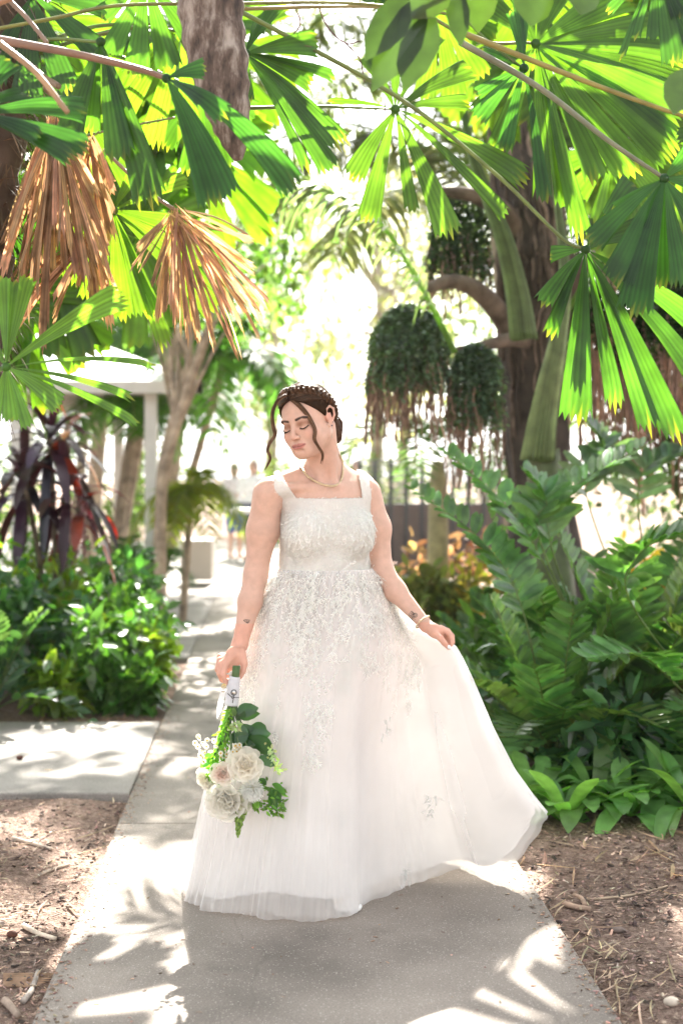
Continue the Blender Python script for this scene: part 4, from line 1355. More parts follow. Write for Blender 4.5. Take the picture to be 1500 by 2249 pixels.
def tree(base, top, tr, clumps, rad, n, L, w, c, label, cat='tree', barkc=(.16, .12, .09), mat=None, name='tree', group=None, hang=.2, limbs=True, trunk=None):
    o = empty(name, base, label, cat, group)
    mb = MB()
    P = curve_pts(trunk if trunk is not None else [base, (np.asarray(base) + top) / 2 + [.1, 0, 0], top], 20)
    tube(mb, P, np.linspace(tr, tr * .45, 20), 10, barkc)
    t_o = mb.build('trunk', M_BARK, o)
    clumps = np.asarray(clumps, float)
    if limbs:
        mb = MB()
        for q in clumps[::max(1, len(clumps) // 14)]:
            s = P[int(rng.integers(9, 19))]
            tube(mb, curve_pts([s, (s + q) / 2 + [0, 0, .1 * np.linalg.norm(q - s)], q], 10), np.linspace(tr * .38, tr * .06, 10), 6, barkc)
        mb.build('limb', M_BARK, t_o)
    mb = MB()
    leafcloud(mb, clumps, rad, n, L, w, c, hang=hang)
    mb.build('crown', mat or M_FAR, o)
    return o


def blob_clumps(c, r, n):
    p = unit(rng.normal(0, 1, (n, 3))) * rng.uniform(.55, 1., (n, 1)) * np.asarray(r)
    return np.asarray(c) + p


G1 = (.030, .085, .015); G2 = (.018, .058, .014); GB = (.07, .15, .02); BRN = (.34, .235, .145); ORG = (.42, .22, .11)  # G2 is a darker fan green with shade put into the colour

# ---- the big fan palm whose crown hangs into the upper left corner
PB = np.array([-1.32, 4.75, 0.])
p1 = empty('fan_palm', PB, 'large fan palm at upper left with drooping green leaves and hanging brown dead ones', 'palm')
mb = MB()
tp = curve_pts([PB, [-1.30, 4.74, 1.3], [-1.22, 4.72, 2.2], [-1.10, 4.70, 3.1]], 40)
tube(mb, tp, .14 + .012 * np.sin(np.arange(40) * 2.1), 18, (.07, .048, .034))
k = 1300
i = rng.integers(18, 40, k)
a = rng.uniform(0, 6.28, k)
R0 = np.stack([np.cos(a), np.sin(a), 0 * a], 1)
strips(mb, tp[i] + R0 * .14, unit(R0 * .5 + rng.normal(0, .5, (k, 3)) + [0, 0, -.5]), np.cross(R0, [0, 0, 1.]), rng.uniform(.05, .22, k), .004, .3, prof=PROF_LANCE, nseg=3, C=var((.10, .065, .04), k, .4))
mb.build('trunk', M_BARK, p1)
CR = (-20, 150, 4.68)
frond(p1, (868, 240), 4.70, [(770, 398, 52, -.12), (806, 498, 50, -.1), (906, 474, 34, -.05), (992, 532, 60, -.06), (1122, 488, 34, .0), (1166, 404, 56, .05), (1036, 226, 40, .1), (1042, 150, 58, .15), (965, 70, 40, .15), (868, 100, 40, .1), (800, 118, 42, .1), (716, 222, 16, .0)],
      [(530, 238, 4.78), (700, 234, 4.74)], .0045, (.048, .112, .016))
frond(p1, (1285, 548), 4.35, [(1186, 672, 44, -.1), (1203, 745, 34, -.08), (1222, 690, 26, -.05), (1258, 805, 34, .02), (1262, 940, 72, -.12, 5), (1352, 908, 44, -.05), (1434, 962, 50, -.05, 4), (1492, 978, 62, -.02, 5), (1545, 850, 60, .05), (1560, 740, 62, .1), (1335, 468, 26, -.1), (1420, 500, 60, .1), (1395, 395, 60, .15), (1205, 560, 40, .05)],
      [(515, 18, 4.66), (860, 205, 4.58), (1080, 375, 4.48), (1230, 520, 4.38)], .0055, (.026, .080, .013), (.12, .16, .035))
frond(p1, (540, 118), 4.62, [(705, 96, 60, .0), (690, 185, 52, .1), (742, 172, 30, .1), (552, 226, 16, 0), (684, 385, 26, -.06), (736, 388, 50, -.05), (752, 330, 46, 0), (772, 318, 26, .1), (610, 10, 40, .1), (575, 40, 30, .1)],
      [CR, (300, 60, 4.7)], .005, G1)
frond(p1, (222, 92), 4.35, [(142, 332, 62, -.15, 5), (268, 360, 66, -.1, 5), (337, 462, 78, -.12, 6), (200, 300, 40, 0)], [CR, (90, 90, 4.5)], .006, G1)
frond(p1, (366, 172), 3.75, [(492, 462, 96, -.1, 8, .06), (660, 432, 70, .05, 5, .10), (455, 150, 50, -.05), (500, 258, 50, -.15, 4), (452, 230, 34, -.1)], [(-30, 82, 4.0), (150, 115, 3.85), (300, 150, 3.78)], .0085, (.020, .078, .018), (.20, .11, .07))
frond(p1, (-70, 250), 3.7, [(200, 242, 62, 0, 5), (206, 332, 56, -.05, 5), (172, 352, 46, -.1), (95, 302, 40, -.1), (62, 205, 60, .1), (30, 130, 60, .1)], [(-200, 200, 3.9), (-120, 220, 3.8)], .008, (.017, .062, .018), (.2, .12, .07))
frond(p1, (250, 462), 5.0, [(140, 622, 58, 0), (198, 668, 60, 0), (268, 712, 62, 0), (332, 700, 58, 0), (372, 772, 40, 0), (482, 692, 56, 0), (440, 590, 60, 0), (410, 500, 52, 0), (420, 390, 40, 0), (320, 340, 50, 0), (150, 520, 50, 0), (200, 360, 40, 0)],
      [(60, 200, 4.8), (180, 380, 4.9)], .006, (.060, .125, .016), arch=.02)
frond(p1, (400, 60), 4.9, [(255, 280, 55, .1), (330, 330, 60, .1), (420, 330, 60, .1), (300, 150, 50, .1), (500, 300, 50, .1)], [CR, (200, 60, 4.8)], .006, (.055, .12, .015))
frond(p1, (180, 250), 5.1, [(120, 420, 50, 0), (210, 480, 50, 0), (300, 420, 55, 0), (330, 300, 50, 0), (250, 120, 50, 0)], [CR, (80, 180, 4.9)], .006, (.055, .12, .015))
for x, y, z, R in [(-.95, 5.3, 3.55, .6), (-.5, 5.6, 3.75, .6), (-1.4, 5.6, 3.5, .6), (-.2, 5.2, 3.5, .55), (-1.1, 6.0, 3.9, .6)]:  # unseen fronds added above the frame to shade the leaves below
    free_fan(p1, (x, y, z), R, .2, 5.9, 15, (-1.10, 4.70, 3.1), (rng.normal(0, .3), -.6, .7), G1, .2, gap=.8)
frond(p1, (70, -10), 4.5, [(-20, 190, 70, 0, 6), (60, 230, 70, 0, 6), (150, 210, 66, 0, 6), (230, 130, 60, 0, 5), (250, 20, 60, 0, 5)], [(-60, -60, 4.6), (0, -40, 4.55)], .006, G2)
frond(p1, (320, -40), 4.45, [(240, 130, 56, 0, 5), (300, 175, 60, 0, 5), (375, 160, 60, 0, 5), (440, 110, 56, 0, 5), (220, 40, 50, 0, 4)], [(60, -60, 4.6), (200, -60, 4.5)], .006, G1)
frond(p1, (10, 395), 4.9, [(-30, 560, 60, 0, 5), (40, 590, 60, 0, 5), (110, 560, 60, 0, 5), (170, 480, 60, 0, 5), (180, 400, 50, 0, 4)], [(-60, 250, 4.8), (-30, 330, 4.85)], .006, G2)
frond(p1, (440, 200), 5.2, [(360, 330, 56, 0, 5), (420, 390, 60, 0, 5), (490, 380, 60, 0, 5), (560, 330, 56, 0, 5), (570, 250, 50, 0, 4)], [(60, 60, 4.9), (280, 130, 5.1)], .006, G1)
# other bare stalks crossing the top
for pts, r, c in [([(-10, 64, 4.3), (120, 40, 4.3), (260, 12, 4.3), (500, 8, 4.3), (760, 6, 4.35), (980, 30, 4.4)], .0060, (.16, .17, .04)), ([(520, 20, 4.4), (760, 14, 4.4), (1010, 20, 4.4)], .006, (.20, .16, .06)),
                  ([(205, 80, 4.6), (360, 45, 4.6)], .006, (.18, .17, .05)), ([(-10, 8, 3.6), (60, -20, 3.6)], .010, (.30, .17, .10)), ([(0, 95, 3.6), (80, 160, 3.6), (150, 248, 3.6)], .009, (.34, .22, .12)),
                  ([(10, -10, 4.2), (60, 40, 4.2), (105, 95, 4.2)], .008, (.20, .14, .10)), ([(155, 305, 4.6), (280, 278, 4.6), (385, 258, 4.6)], .004, (.16, .14, .06)), ([(130, 190, 4.4), (80, 150, 4.5), (60, 60, 4.6)], .010, (.22, .15, .09))]:
    mb = MB(); P = curve_pts([W(*p) for p in pts], 24)
    tube(mb, P, np.linspace(r, r * .8, 24), 7, c)
    i = rng.integers(0, 23, 40)
    D = rng.normal(0, 1, (40, 3)) * [1, .3, 1]
    strips(mb, P[i], D, np.cross(unit(D), [0, 1, 0]), .012, .0025, 0, prof=PROF_LANCE, nseg=2, C=c)
    mb.build('old_petiole', M_STEM, p1)


def dead(hub, Y, tips, pet, w=17, c=BRN, label=None):
    Hb = W(hub[0], hub[1], Y)
    mb = MB()
    for tx, ty in tips:
        for q in range(4):
            T = W(tx + rng.normal(0, 11), ty + rng.normal(0, 22), Y + rng.normal(0, .05))
            H0 = Hb + rng.normal(0, .01, 3)
            fan_seg(mb, H0, T, w / FPX * Y / 2 * rng.uniform(.3, .9), 2, rng.uniform(-.03, .09), unit(np.array([rng.normal(0, .8), -1, .2])), np.asarray(c) * math.exp(rng.normal(0, .3)) * np.array([1, rng.uniform(.85, 1.1), rng.uniform(.8, 1.1)]), None, True, .55)
    o = mb.build('dead_frond', M_DRY, p1, origin=Hb)
    if label: o['label'] = label
    mb = MB(); tube(mb, curve_pts([W(*p) for p in pet] + [Hb], 14), .006, 6, (.28, .18, .10)); mb.build('petiole', M_STEM, o)


dead((118, 250), 4.55, [(10, 575), (35, 620), (62, 590), (80, 690), (92, 760), (112, 575), (128, 540), (150, 560), (165, 600), (182, 640), (20, 500), (210, 620), (232, 570), (246, 600), (215, 420)], [CR, (60, 160, 4.6)], 24, (.36, .25, .155))
dead((190, 300), 4.75, [(260, 440), (230, 560), (205, 590), (250, 500), (225, 700), (170, 520), (30, 640), (-20, 600), (60, 520)], [CR, (90, 190, 4.7)], 24, (.38, .25, .15))
dead((386, 462), 4.30, [(292, 582), (318, 612), (352, 690), (376, 684), (392, 735), (412, 760), (440, 748), (470, 750), (528, 752), (576, 735), (590, 668), (562, 578), (558, 545), (430, 640), (345, 660), (500, 690), (540, 700)], [(230, 330, 4.6), (320, 415, 4.4)], 15, (.40, .27, .17), 'splayed brown dead frond')
dead((200, 520), 4.6, [(245, 690), (232, 720), (180, 640), (120, 700), (50, 700), (15, 660), (0, 720), (95, 640)], [(110, 330, 4.7), (160, 440, 4.65)], 18, (.42, .26, .15))

# hanging dead stem with pale patches, between the blades
mb = MB()
st = empty('dead_palm_stem', W(500, -60, 4.15), 'thick mottled grey brown dead stem hanging down from the top beside green fan blades', 'palm stem')
P = curve_pts([W(430, -260, 4.2), W(455, -60, 4.15), W(470, 80, 4.12), W(492, 200, 4.10), W(512, 290, 4.10), W(524, 352, 4.10)], 40)
tt_ = np.linspace(0, 1, 40)
rad = np.interp(tt_, [0, .3, .5, .75, .92, 1], [.098, .094, .086, .056, .030, .012])
cc_ = np.array([[.20, .17, .145]]) * np.exp(rng.normal(0, .12, (40, 1)))
tube(mb, P, rad * (1 + .05 * np.sin(np.arange(40) * 1.7)), 22, cc_, True, .7)
mb.build('stem', None, st)
st.children[0].data.materials.clear()
m, nt, out = _mat('mottled_bark')
tc = nt.nodes.new('ShaderNodeTexCoord'); mp = nt.nodes.new('ShaderNodeMapping'); mp.inputs['Scale'].default_value = (1, 1, .28)
nt.links.new(tc.outputs['Object'], mp.inputs[0])
nz = nt.nodes.new('ShaderNodeTexNoise'); nz.inputs['Scale'].default_value = 26; nz.inputs['Detail'].default_value = 9; nz.inputs['Roughness'].default_value = .65
nt.links.new(mp.outputs[0], nz.inputs['Vector'])
rp = nt.nodes.new('ShaderNodeValToRGB'); rp.color_ramp.elements[0].position = .38; rp.color_ramp.elements[0].color = (.03, .022, .018, 1)
rp.color_ramp.elements[1].position = .66; rp.color_ramp.elements[1].color = (.34, .30, .26, 1); e = rp.color_ramp.elements.new(.5); e.color = (.11, .078, .06, 1)
nt.links.new(nz.outputs['Fac'], rp.inputs[0])
p = nt.nodes.new('ShaderNodeBsdfPrincipled'); p.inputs['Roughness'].default_value = .85
b = nt.nodes.new('ShaderNodeBump'); b.inputs['Strength'].default_value = .9; b.inputs['Distance'].default_value = .01
nt.links.new(nz.outputs['Fac'], b.inputs['Height']); nt.links.new(b.outputs[0], p.inputs['Normal']); nt.links.new(rp.outputs[0], p.inputs['Base Color']); nt.links.new(p.outputs[0], out.inputs[0])
M_MOTTLE = m
st.children[0].data.materials.append(m)

# ---- second fan palm, its crown above the frame, leaves reaching over the path from the right
PB2 = np.array([1.75, 5.2, 0.])
p2 = empty('fan_palm', PB2, 'tall fan palm whose broad bright green leaves fill the upper right corner', 'palm')
mb = MB(); tp = curve_pts([PB2, [1.8, 5.2, 1.8], [1.7, 5.1, 3.5]], 40); tube(mb, tp, .07 + .006 * np.sin(np.arange(40) * 2.1), 12, (.12, .09, .06)); mb.build('trunk', M_BARK, p2)
GBR = (.042, .105, .014)
frond(p2, (1176, 96), 4.95, [(1496, 352, 120, .0, 9), (1512, 262, 130, .05, 9), (1520, 150, 110, .1, 8), (1500, 60, 90, .15, 7), (1400, 398, 84, -.05, 6), (1318, 412, 56, -.05, 4), (1282, 545, 46, -.15, 4), (1192, 448, 42, -.1, 4), (1240, 470, 34, -.1, 3), (1090, 345, 58, .0, 5), (1380, -20, 100, .1, 7), (1240, -60, 90, .1, 7), (1130, -50, 70, .1, 6), (1045, -10, 70, .1, 6), (1040, 262, 50, .05, 4)],
      [(640, -180, 5.1), (1000, 68, 5.0)], .006, GBR, (.14, .15, .04), arch=.02)
frond(p2, (1150, 150), 4.75, [(1042, 268, 44, -.05, 4), (1106, 334, 38, -.1, 4), (1040, 210, 30, 0, 3), (1136, -10, 26, 0, 3), (1152, 0, 26, 0, 3), (1118, 20, 20, 0, 2), (1198, 452, 34, -.1, 3), (1050, 110, 26, .1, 3)], [(930, -60, 4.9), (1060, 80, 4.8)], .004, (.022, .080, .018))
frond(p2, (1458, 392), 4.15, [(1348, 632, 78, -.1, 7), (1388, 702, 78, -.12, 7), (1292, 540, 56, 0, 5), (1345, 470, 40, .05, 4), (1500, 640, 60, 0, 5), (1560, 560, 70, 0, 6), (1580, 420, 70, 0, 6), (1530, 330, 60, 0, 5), (1440, 640, 60, .1, 5)],
      [(1010, 92, 4.5), (1180, 190, 4.4), (1330, 305, 4.25)], .0075, (.022, .082, .016), (.17, .17, .10))
frond(p2, (1600, 285), 4.6, [(1700, 350, 80, 0), (1700, 200, 80, 0), (1640, 460, 80, 0), (1480, 300, 34, 0, 3), (1520, 420, 50, 0, 4)], [(1005, 68, 4.7), (1250, 165, 4.65), (1440, 235, 4.6)], .007, G1, (.24, .20, .05))
frond(p2, (1440, -70), 4.4, [(1358, 138, 18, 0, 2), (1392, 92, 24, 0, 2), (1432, 96, 30, 0, 3), (1484, 150, 60, 0, 5), (1500, 40, 60, 0, 5), (1330, 30, 26, 0, 3), (1560, 190, 60, 0, 5)], [(1800, -200, 4.6), (1600, -120, 4.5)], .006, G2)
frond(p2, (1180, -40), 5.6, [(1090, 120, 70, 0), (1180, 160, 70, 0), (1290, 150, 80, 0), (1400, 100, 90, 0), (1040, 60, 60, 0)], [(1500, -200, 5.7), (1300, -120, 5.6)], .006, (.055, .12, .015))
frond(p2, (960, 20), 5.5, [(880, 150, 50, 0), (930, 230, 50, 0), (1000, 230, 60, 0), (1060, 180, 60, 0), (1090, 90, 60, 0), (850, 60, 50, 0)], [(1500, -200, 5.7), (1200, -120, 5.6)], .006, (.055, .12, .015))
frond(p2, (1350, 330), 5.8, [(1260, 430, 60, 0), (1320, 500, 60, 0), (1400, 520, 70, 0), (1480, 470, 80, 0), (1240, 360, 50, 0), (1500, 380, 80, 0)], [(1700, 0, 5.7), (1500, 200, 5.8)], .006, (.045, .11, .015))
for x, y, z, R in [(.35, 5.4, 3.6, .6), (.8, 5.6, 3.75, .6), (1.2, 5.3, 3.6, .6), (1.0, 6.1, 4.0, .6), (.55, 6.0, 3.95, .6), (1.5, 5.9, 3.9, .6), (.05, 5.7, 3.8, .5)]:  # more unseen fronds, added overhead to cast striped shade on the front fans
    free_fan(p2, (x, y, z), R, .2, 5.9, 15, (1.7, 5.1, 3.5), (rng.normal(0, .3), -.6, .7), G1, .2, gap=.75)

# ---- low young fan palm entering from the left
PB3 = np.array([-1.42, 4.05, -.03])
p3 = empty('fan_palm', PB3, 'young fan palm at the left edge, one narrow star-like leaf in front of the shelter', 'palm')
mb = MB(); tube(mb, curve_pts([PB3, [-1.44, 4.05, .6], [-1.38, 4.05, 1.1]], 20), .03, 10, (.12, .10, .06)); mb.build('trunk', M_BARK, p3)
frond(p3, (15, 806), 4.02, [(68, 598, 40, -.05, 4), (42, 610, 30, .05, 3), (286, 642, 62, -.1, 6), (352, 800, 16, -.1, 2), (314, 936, 22, -.12, 3), (302, 876, 20, 0, 2), (140, 896, 50, -.05, 5), (66, 948, 32, -.05, 3), (28, 930, 44, 0, 4), (-60, 700, 60, 0, 5), (-80, 850, 60, 0, 5), (4, 600, 40, 0, 4), (-20, 940, 40, 0, 4)],
      [(-190, 980, 4.05), (-80, 860, 4.04)], .005, (.07, .17, .03))

# ---- overhanging branch with big soft leaves close above
ob = empty('overhanging_branch', W(960, -120, 3.35), 'branch with broad dull green pointed leaves hanging in at the top right of centre', 'branch')
mb = MB(); tube(mb, curve_pts([W(1250, -240, 3.5), W(1060, -90, 3.4), W(930, -20, 3.35), W(890, 10, 3.35)], 16), .006, 7, (.14, .10, .07)); mb.build('twig', M_BARK, ob)
mb = MB()
for a_, b_, w_ in [((930, -10), (816, 198), 46), ((945, 20), (886, 196), 44), ((985, -60), (905, 40), 46), ((900, -20), (800, 130), 40), ((1000, -30), (1012, 100), 26), ((1060, -60), (1050, 70), 42), ((1180, -60), (1165, 56), 50), ((1290, -60), (1275, 30), 40), ((1500, 150), (1478, 250), 34)]:
    A = W(a_[0], a_[1], 3.35 + rng.normal(0, .04)); Bq = W(b_[0], b_[1], 3.33 + rng.normal(0, .04))
    L = np.linalg.norm(Bq - A)
    strips(mb, [A], [Bq - A], [np.cross(Bq - A, [rng.normal(0, .2), 1, rng.normal(0, .2)])], L, w_ / FPX * 3.35, .02, prof=[(0, .05), (.15, .7), (.4, 1.), (.7, .8), (.9, .3), (1, .02)], nseg=10, fold=.25, C=(.022, .042, .012))
mb.build('leaves', M_LEAF, ob)

# thin bare twigs near the top centre
mb = MB()
for pts in [[(690, -10), (720, 60), (760, 95), (790, 90)], [(760, 95), (790, 130), (800, 180)], [(640, 0), (660, 50), (640, 80)], [(870, 260), (900, 290), (875, 330)], [(845, 215), (846, 250)]]:
    tube(mb, curve_pts([W(x, y, 4.7) for x, y in pts], 12), .0022, 5, (.12, .05, .04))
ob2 = mb.build('bare_twig', M_ROOT, origin=W(720, 0, 4.7)); tag(ob2, 'thin reddish bare twigs hanging at the top centre between fan leaves', 'twig')
# ---------------------------------------------------------------- shelter
gz = lambda p: float(ghz(np.array(p[0]), np.array(p[1])))
SY = 14.0
pav = empty('shelter', W(333, 1345, SY) * [1, 1, 0], 'open garden shelter with pale hipped metal roof on slim white posts behind the left plants', 'shelter')
mb = MB()
rx1 = W(441, 830, SY)[0]; rz = W(441, 838, SY)[2]; rx0 = rx1 - 5.2; ry0, ry1 = SY - .1, SY + 4.2
o_ = .0; th_ = .09
ridge0 = [rx1 - 2.1, SY + 2.05, rz + .85]; ridge1 = [rx0 + 2.1, SY + 2.05, rz + .85]
V = [[rx0, ry0, rz], [rx1, ry0, rz], [rx1, ry1, rz], [rx0, ry1, rz], ridge1, ridge0]
mb.add(V, [[0, 1, 5, 4], [2, 3, 4, 5]], [[1, 2, 5], [3, 0, 4]], (.62, .62, .62))
mb.build('roof', M_PAINT, pav, smooth=False)
mb = MB()
for a, b in (((rx0, ry0), (rx1, ry0)), ((rx1, ry0), (rx1, ry1)), ((rx0, ry1), (rx1, ry1)), ((rx0, ry0), (rx0, ry1))):
    c = ((a[0] + b[0]) / 2, (a[1] + b[1]) / 2, rz - .06)
    box(mb, c, (abs(a[0] - b[0]) + .05, abs(a[1] - b[1]) + .05, .12), 0, (.66, .65, .62))
mb.build('fascia', M_PAINT, pav, smooth=False)
mb = MB()
for k in range(11):
    y = ry0 + .25 + k * .38
    box(mb, ((rx0 + rx1) / 2, y, rz - .03), (5.0, .05, .07), 0, (.45, .42, .38))
mb.build('rafters', M_PAINT, pav, smooth=False)
for px, dy in ((333, .12), (262, 3.9), (40, .12), (60, 3.9)):
    mb = MB(); q = W(px, 900, SY + dy); q[0] = (px - 750) * (SY + dy) / FPX
    box(mb, (q[0], SY + dy, rz / 2 - .06), (.115, .115, rz - .12), 0, (.66, .655, .64))
    box(mb, (q[0], SY + dy, .05), (.17, .17, .10), 0, (.4, .4, .4))
    mb.build('post', M_PAINT, pav, smooth=False)

# ---- far wall, fence, planter, people
def blk(name, px0, px1, py0, py1, Y, dpt, c, label, cat, m=M_PAINT):
    a = W(px0, py0, Y); b = W(px1, py1, Y); mb = MB()
    z0 = max(min(b[2], a[2]), .0) if py1 > 1044 else 0
    box(mb, ((a[0] + b[0]) / 2, Y + dpt / 2, (a[2] + z0) / 2), (b[0] - a[0], dpt, a[2] - z0), 0, c)
    return tag(mb.build(name, m, smooth=False), label, cat)


blk('planter_wall', 396, 466, 1186, 1275, 18.0, .6, (.42, .38, .33), 'low beige planter wall beside the far end of the path', 'wall')
blk('garden_bench', 478, 560, 1118, 1128, 21.0, .5, (.7, .7, .7), 'long pale bench top in front of the two far visitors', 'bench')
mb = MB(); fe = empty('fence', W(960, 1200, 20) * [1, 1, 0], 'dark low mesh fence behind the hanging plants right of the woman', 'fence')
for px in np.arange(790, 1130, 34):
    q = W(px, 1010, 20); tube(mb, [[q[0], 20, 0], [q[0], 20, 1.62]], .03, 6, (.05, .05, .055))
mb.build('post', M_PAINT, fe)
mb = MB()
for z in np.linspace(1.0, 1.6, 9):
    tube(mb, [[W(790, 0, 20)[0], 20, z], [W(1130, 0, 20)[0], 20, z]], .012, 5, (.07, .07, .08))
mb.build('rail', M_PAINT, fe)
mb = MB(); box(mb, (W(960, 0, 20)[0], 20.2, .5), (2.3, .2, 1.0), 0, (.16, .12, .11)); mb.build('base_wall', M_PLAIN, fe, smooth=False)


def rock(px, py, Y, rx, rz_, c, label):
    q = W(px, py, Y); V_ = MB()
    R = Field(axis_pts([(q[0] - rx * 1.4, q[0] + rx * 1.4, rx / 9)]), axis_pts([(Y - rx * 1.4, Y + rx * 1.4, rx / 9)]), axis_pts([(-.1, q[2] + rz_, rx / 9)]))
    R.ell((q[0], Y, q[2] * .35), (rx, rx * .8, q[2] * .64), k=.1)
    for k in range(6):
        d = rng.normal(0, .35, 3) * [rx, rx, 0]
        R.ell((q[0] + d[0], Y + d[1], q[2] * .45), (rx * rng.uniform(.45, .75), rx * .6, q[2] * rng.uniform(.4, .56)), k=.1)
    V, Q = R.mesh(); V = relax(V, Q, 2); V += rng.normal(0, rx * .012, V.shape)
    V_.add(V, Q, None, c)
    tag(V_.build('boulder', M_BARK), label, 'boulder')




def far_person(px, Y, h, top_c, bot_c, hair_c, label, turn=0., arm=.25, step=.0, skin=(.50, .32, .24)):
    x = (px - 750) * Y / FPX; s = h / 1.68
    def q(a, b, c):
        return np.array([x + (a * math.cos(turn) - b * math.sin(turn)) * s, Y + (a * math.sin(turn) + b * math.cos(turn)) * s, c * s])
    G = Field(axis_pts([(x - .5, x + .5, .014)]), axis_pts([(Y - .45, Y + .45, .014)]), axis_pts([(0, h + .08, .014)]))
    G.ell(q(0, 0, 1.24), np.array([.16, .105, .20]) * s); G.ell(q(0, 0, .98), np.array([.155, .11, .15]) * s, k=.05)
    G.cone(q(0, 0, 1.38), q(0, 0, 1.47), .055, .05, .02)
    G.ell(q(0, -.01, 1.57), np.array([.072, .088, .105]) * s); G.ell(q(0, -.09, 1.555), np.array([.012, .018, .02]), k=.01)
    for sd in (-1, 1):
        G.cone(q(sd * .17, 0, 1.37), q(sd * (.19 + arm * .3), -.02, 1.10), .05, .04, .03)
        G.cone(q(sd * (.19 + arm * .3), -.02, 1.10), q(sd * (.17 + arm * .2), -.12, .90), .04, .028, .02)
        G.ell(q(sd * (.17 + arm * .2), -.14, .86), np.array([.025, .03, .045]))
        G.cone(q(sd * .09, 0, .92), q(sd * .09, sd * step - .02, .50), .085, .055, .03)
        G.cone(q(sd * .09, sd * step - .02, .50), q(sd * .09, sd * step * 1.6, .08), .055, .035, .02)
        G.cone(q(sd * .09, sd * step * 1.6 + .02, .04), q(sd * .09, sd * step * 1.6 - .15, .035), .04, .035, .02)
    V, Q = G.mesh(); V = relax(V, Q, 1)
    C = np.tile(np.array(skin), (len(V), 1))
    mb = MB(); mb.add(V, Q, None, C)
    root = empty('person', (x, Y, 0), label, 'person')
    mb.build('body', M_SKIN, root)
    N = vnorm(V, Q)
    for nm, lo, hi, c in (('shirt', .96, 1.44, top_c), ('trousers', .45, .99, bot_c)):
        xr = np.abs((V[:, 0] - x) * math.cos(turn) + (V[:, 1] - Y) * math.sin(turn))
        vm = (V[:, 2] > lo * s) & (V[:, 2] < hi * s) & ((xr < .25 * s) | (V[:, 2] > 1.15 * s))
        qm = vm[Q].all(1)
        mb = MB(); mb.add(V + N * .018, Q[qm], None, c); mb.build(nm, M_CLOTHES, root)
    mb = MB(); ball(mb, q(0, .018, 1.60), np.array([.083, .088, .095]) * s, hair_c, 9); ball(mb, q(0, .05, 1.53), np.array([.07, .05, .09]) * s, hair_c, 8)
    mb.build('hair', M_HAIR, root)


far_person(516, 24.0, 1.60, (.55, .52, .52), (.05, .10, .30), (.35, .22, .12), 'far visitor with light top and blue shorts beside a yellow palm frond', .5)
far_person(556, 23.2, 1.64, (.75, .75, .78), (.06, .07, .12), (.10, .07, .05), 'far visitor in a white top and dark trousers left of the shoulder', -.4)
far_person(783, 25.0, 1.66, (.45, .18, .12), (.05, .05, .08), (.02, .03, .08), 'far visitor with dark blue cap seen just over the bare right shoulder', .2)

# ---------------------------------------------------------------- the large tree on the right with hanging plants
TB = np.array([1.38, 9.3, -.05])
tk = empty('rainforest_tree', TB, 'massive brown barked tree right of the path hung with trailing plants and dry roots', 'tree')
mb = MB()
tp = curve_pts([TB, W(1182, 1000, 9.2), W(1165, 800, 9.1), W(1178, 640, 9.1), W(1165, 480, 9.1), W(1140, 300, 9.2), W(1120, 60, 9.4), W(1080, -250, 9.6)], 70)
t_ = np.linspace(0, 1, 70)
rad = np.interp(t_, [0, .12, .3, .42, .6, 1], [.34, .20, .19, .235, .21, .14]) * (1 + .05 * np.sin(t_ * 43) + .03 * np.sin(t_ * 91))
tube(mb, tp, rad, 26, np.array([[.055, .042, .034]]) * np.exp(rng.normal(0, .1, (70, 1))))
trk = mb.build('trunk', M_BARK, tk)
mb = MB()
for k in range(150):
    i0 = rng.integers(18, 66); a = rng.uniform(0, 2 * math.pi); n_ = rng.integers(8, 26)
    idx = np.arange(i0, max(2, i0 - n_), -1)
    if len(idx) < 4: continue
    aa = a + np.cumsum(rng.normal(0, .05, len(idx)))
    P = tp[idx] + np.stack([np.cos(aa), np.sin(aa), 0 * aa], 1) * (rad[idx] * 1.02)[:, None]
    tube(mb, P, rng.uniform(.006, .016), 5, np.array([.10, .072, .055]) * math.exp(rng.normal(0, .35)))
mb.build('clinging_roots', M_ROOT, trk)
mb = MB()
LB1 = curve_pts([W(1150, 780, 9.1), W(1105, 700, 8.9), W(1050, 640, 8.7), W(990, 618, 8.6), W(935, 635, 8.5)], 24)
tube(mb, LB1, np.linspace(.085, .03, 24), 12, (.17, .13, .10))
tube(mb, curve_pts([W(1160, 560, 9.1), W(1110, 470, 8.9), W(1040, 430, 8.8), W(960, 420, 8.8)], 20), np.linspace(.08, .03, 20), 10, (.15, .11, .08))
tube(mb, curve_pts([W(1180, 760, 9.1), W(1130, 745, 8.8), W(1060, 760, 8.6), W(1000, 770, 8.5)], 20), np.linspace(.06, .02, 20), 10, (.17, .13, .10))
tube(mb, curve_pts([W(1180, 700, 9.1), W(1290, 590, 8.9), W(1420, 540, 8.8), W(1560, 520, 8.7)], 20), np.linspace(.10, .05, 20), 12, (.14, .10, .08))
tube(mb, curve_pts([W(1150, 330, 9.2), W(1040, 120, 9.2), W(900, -100, 9.3)], 20), np.linspace(.10, .06, 20), 12, (.13, .10, .08))
mb.build('limb', M_BARK, trk)


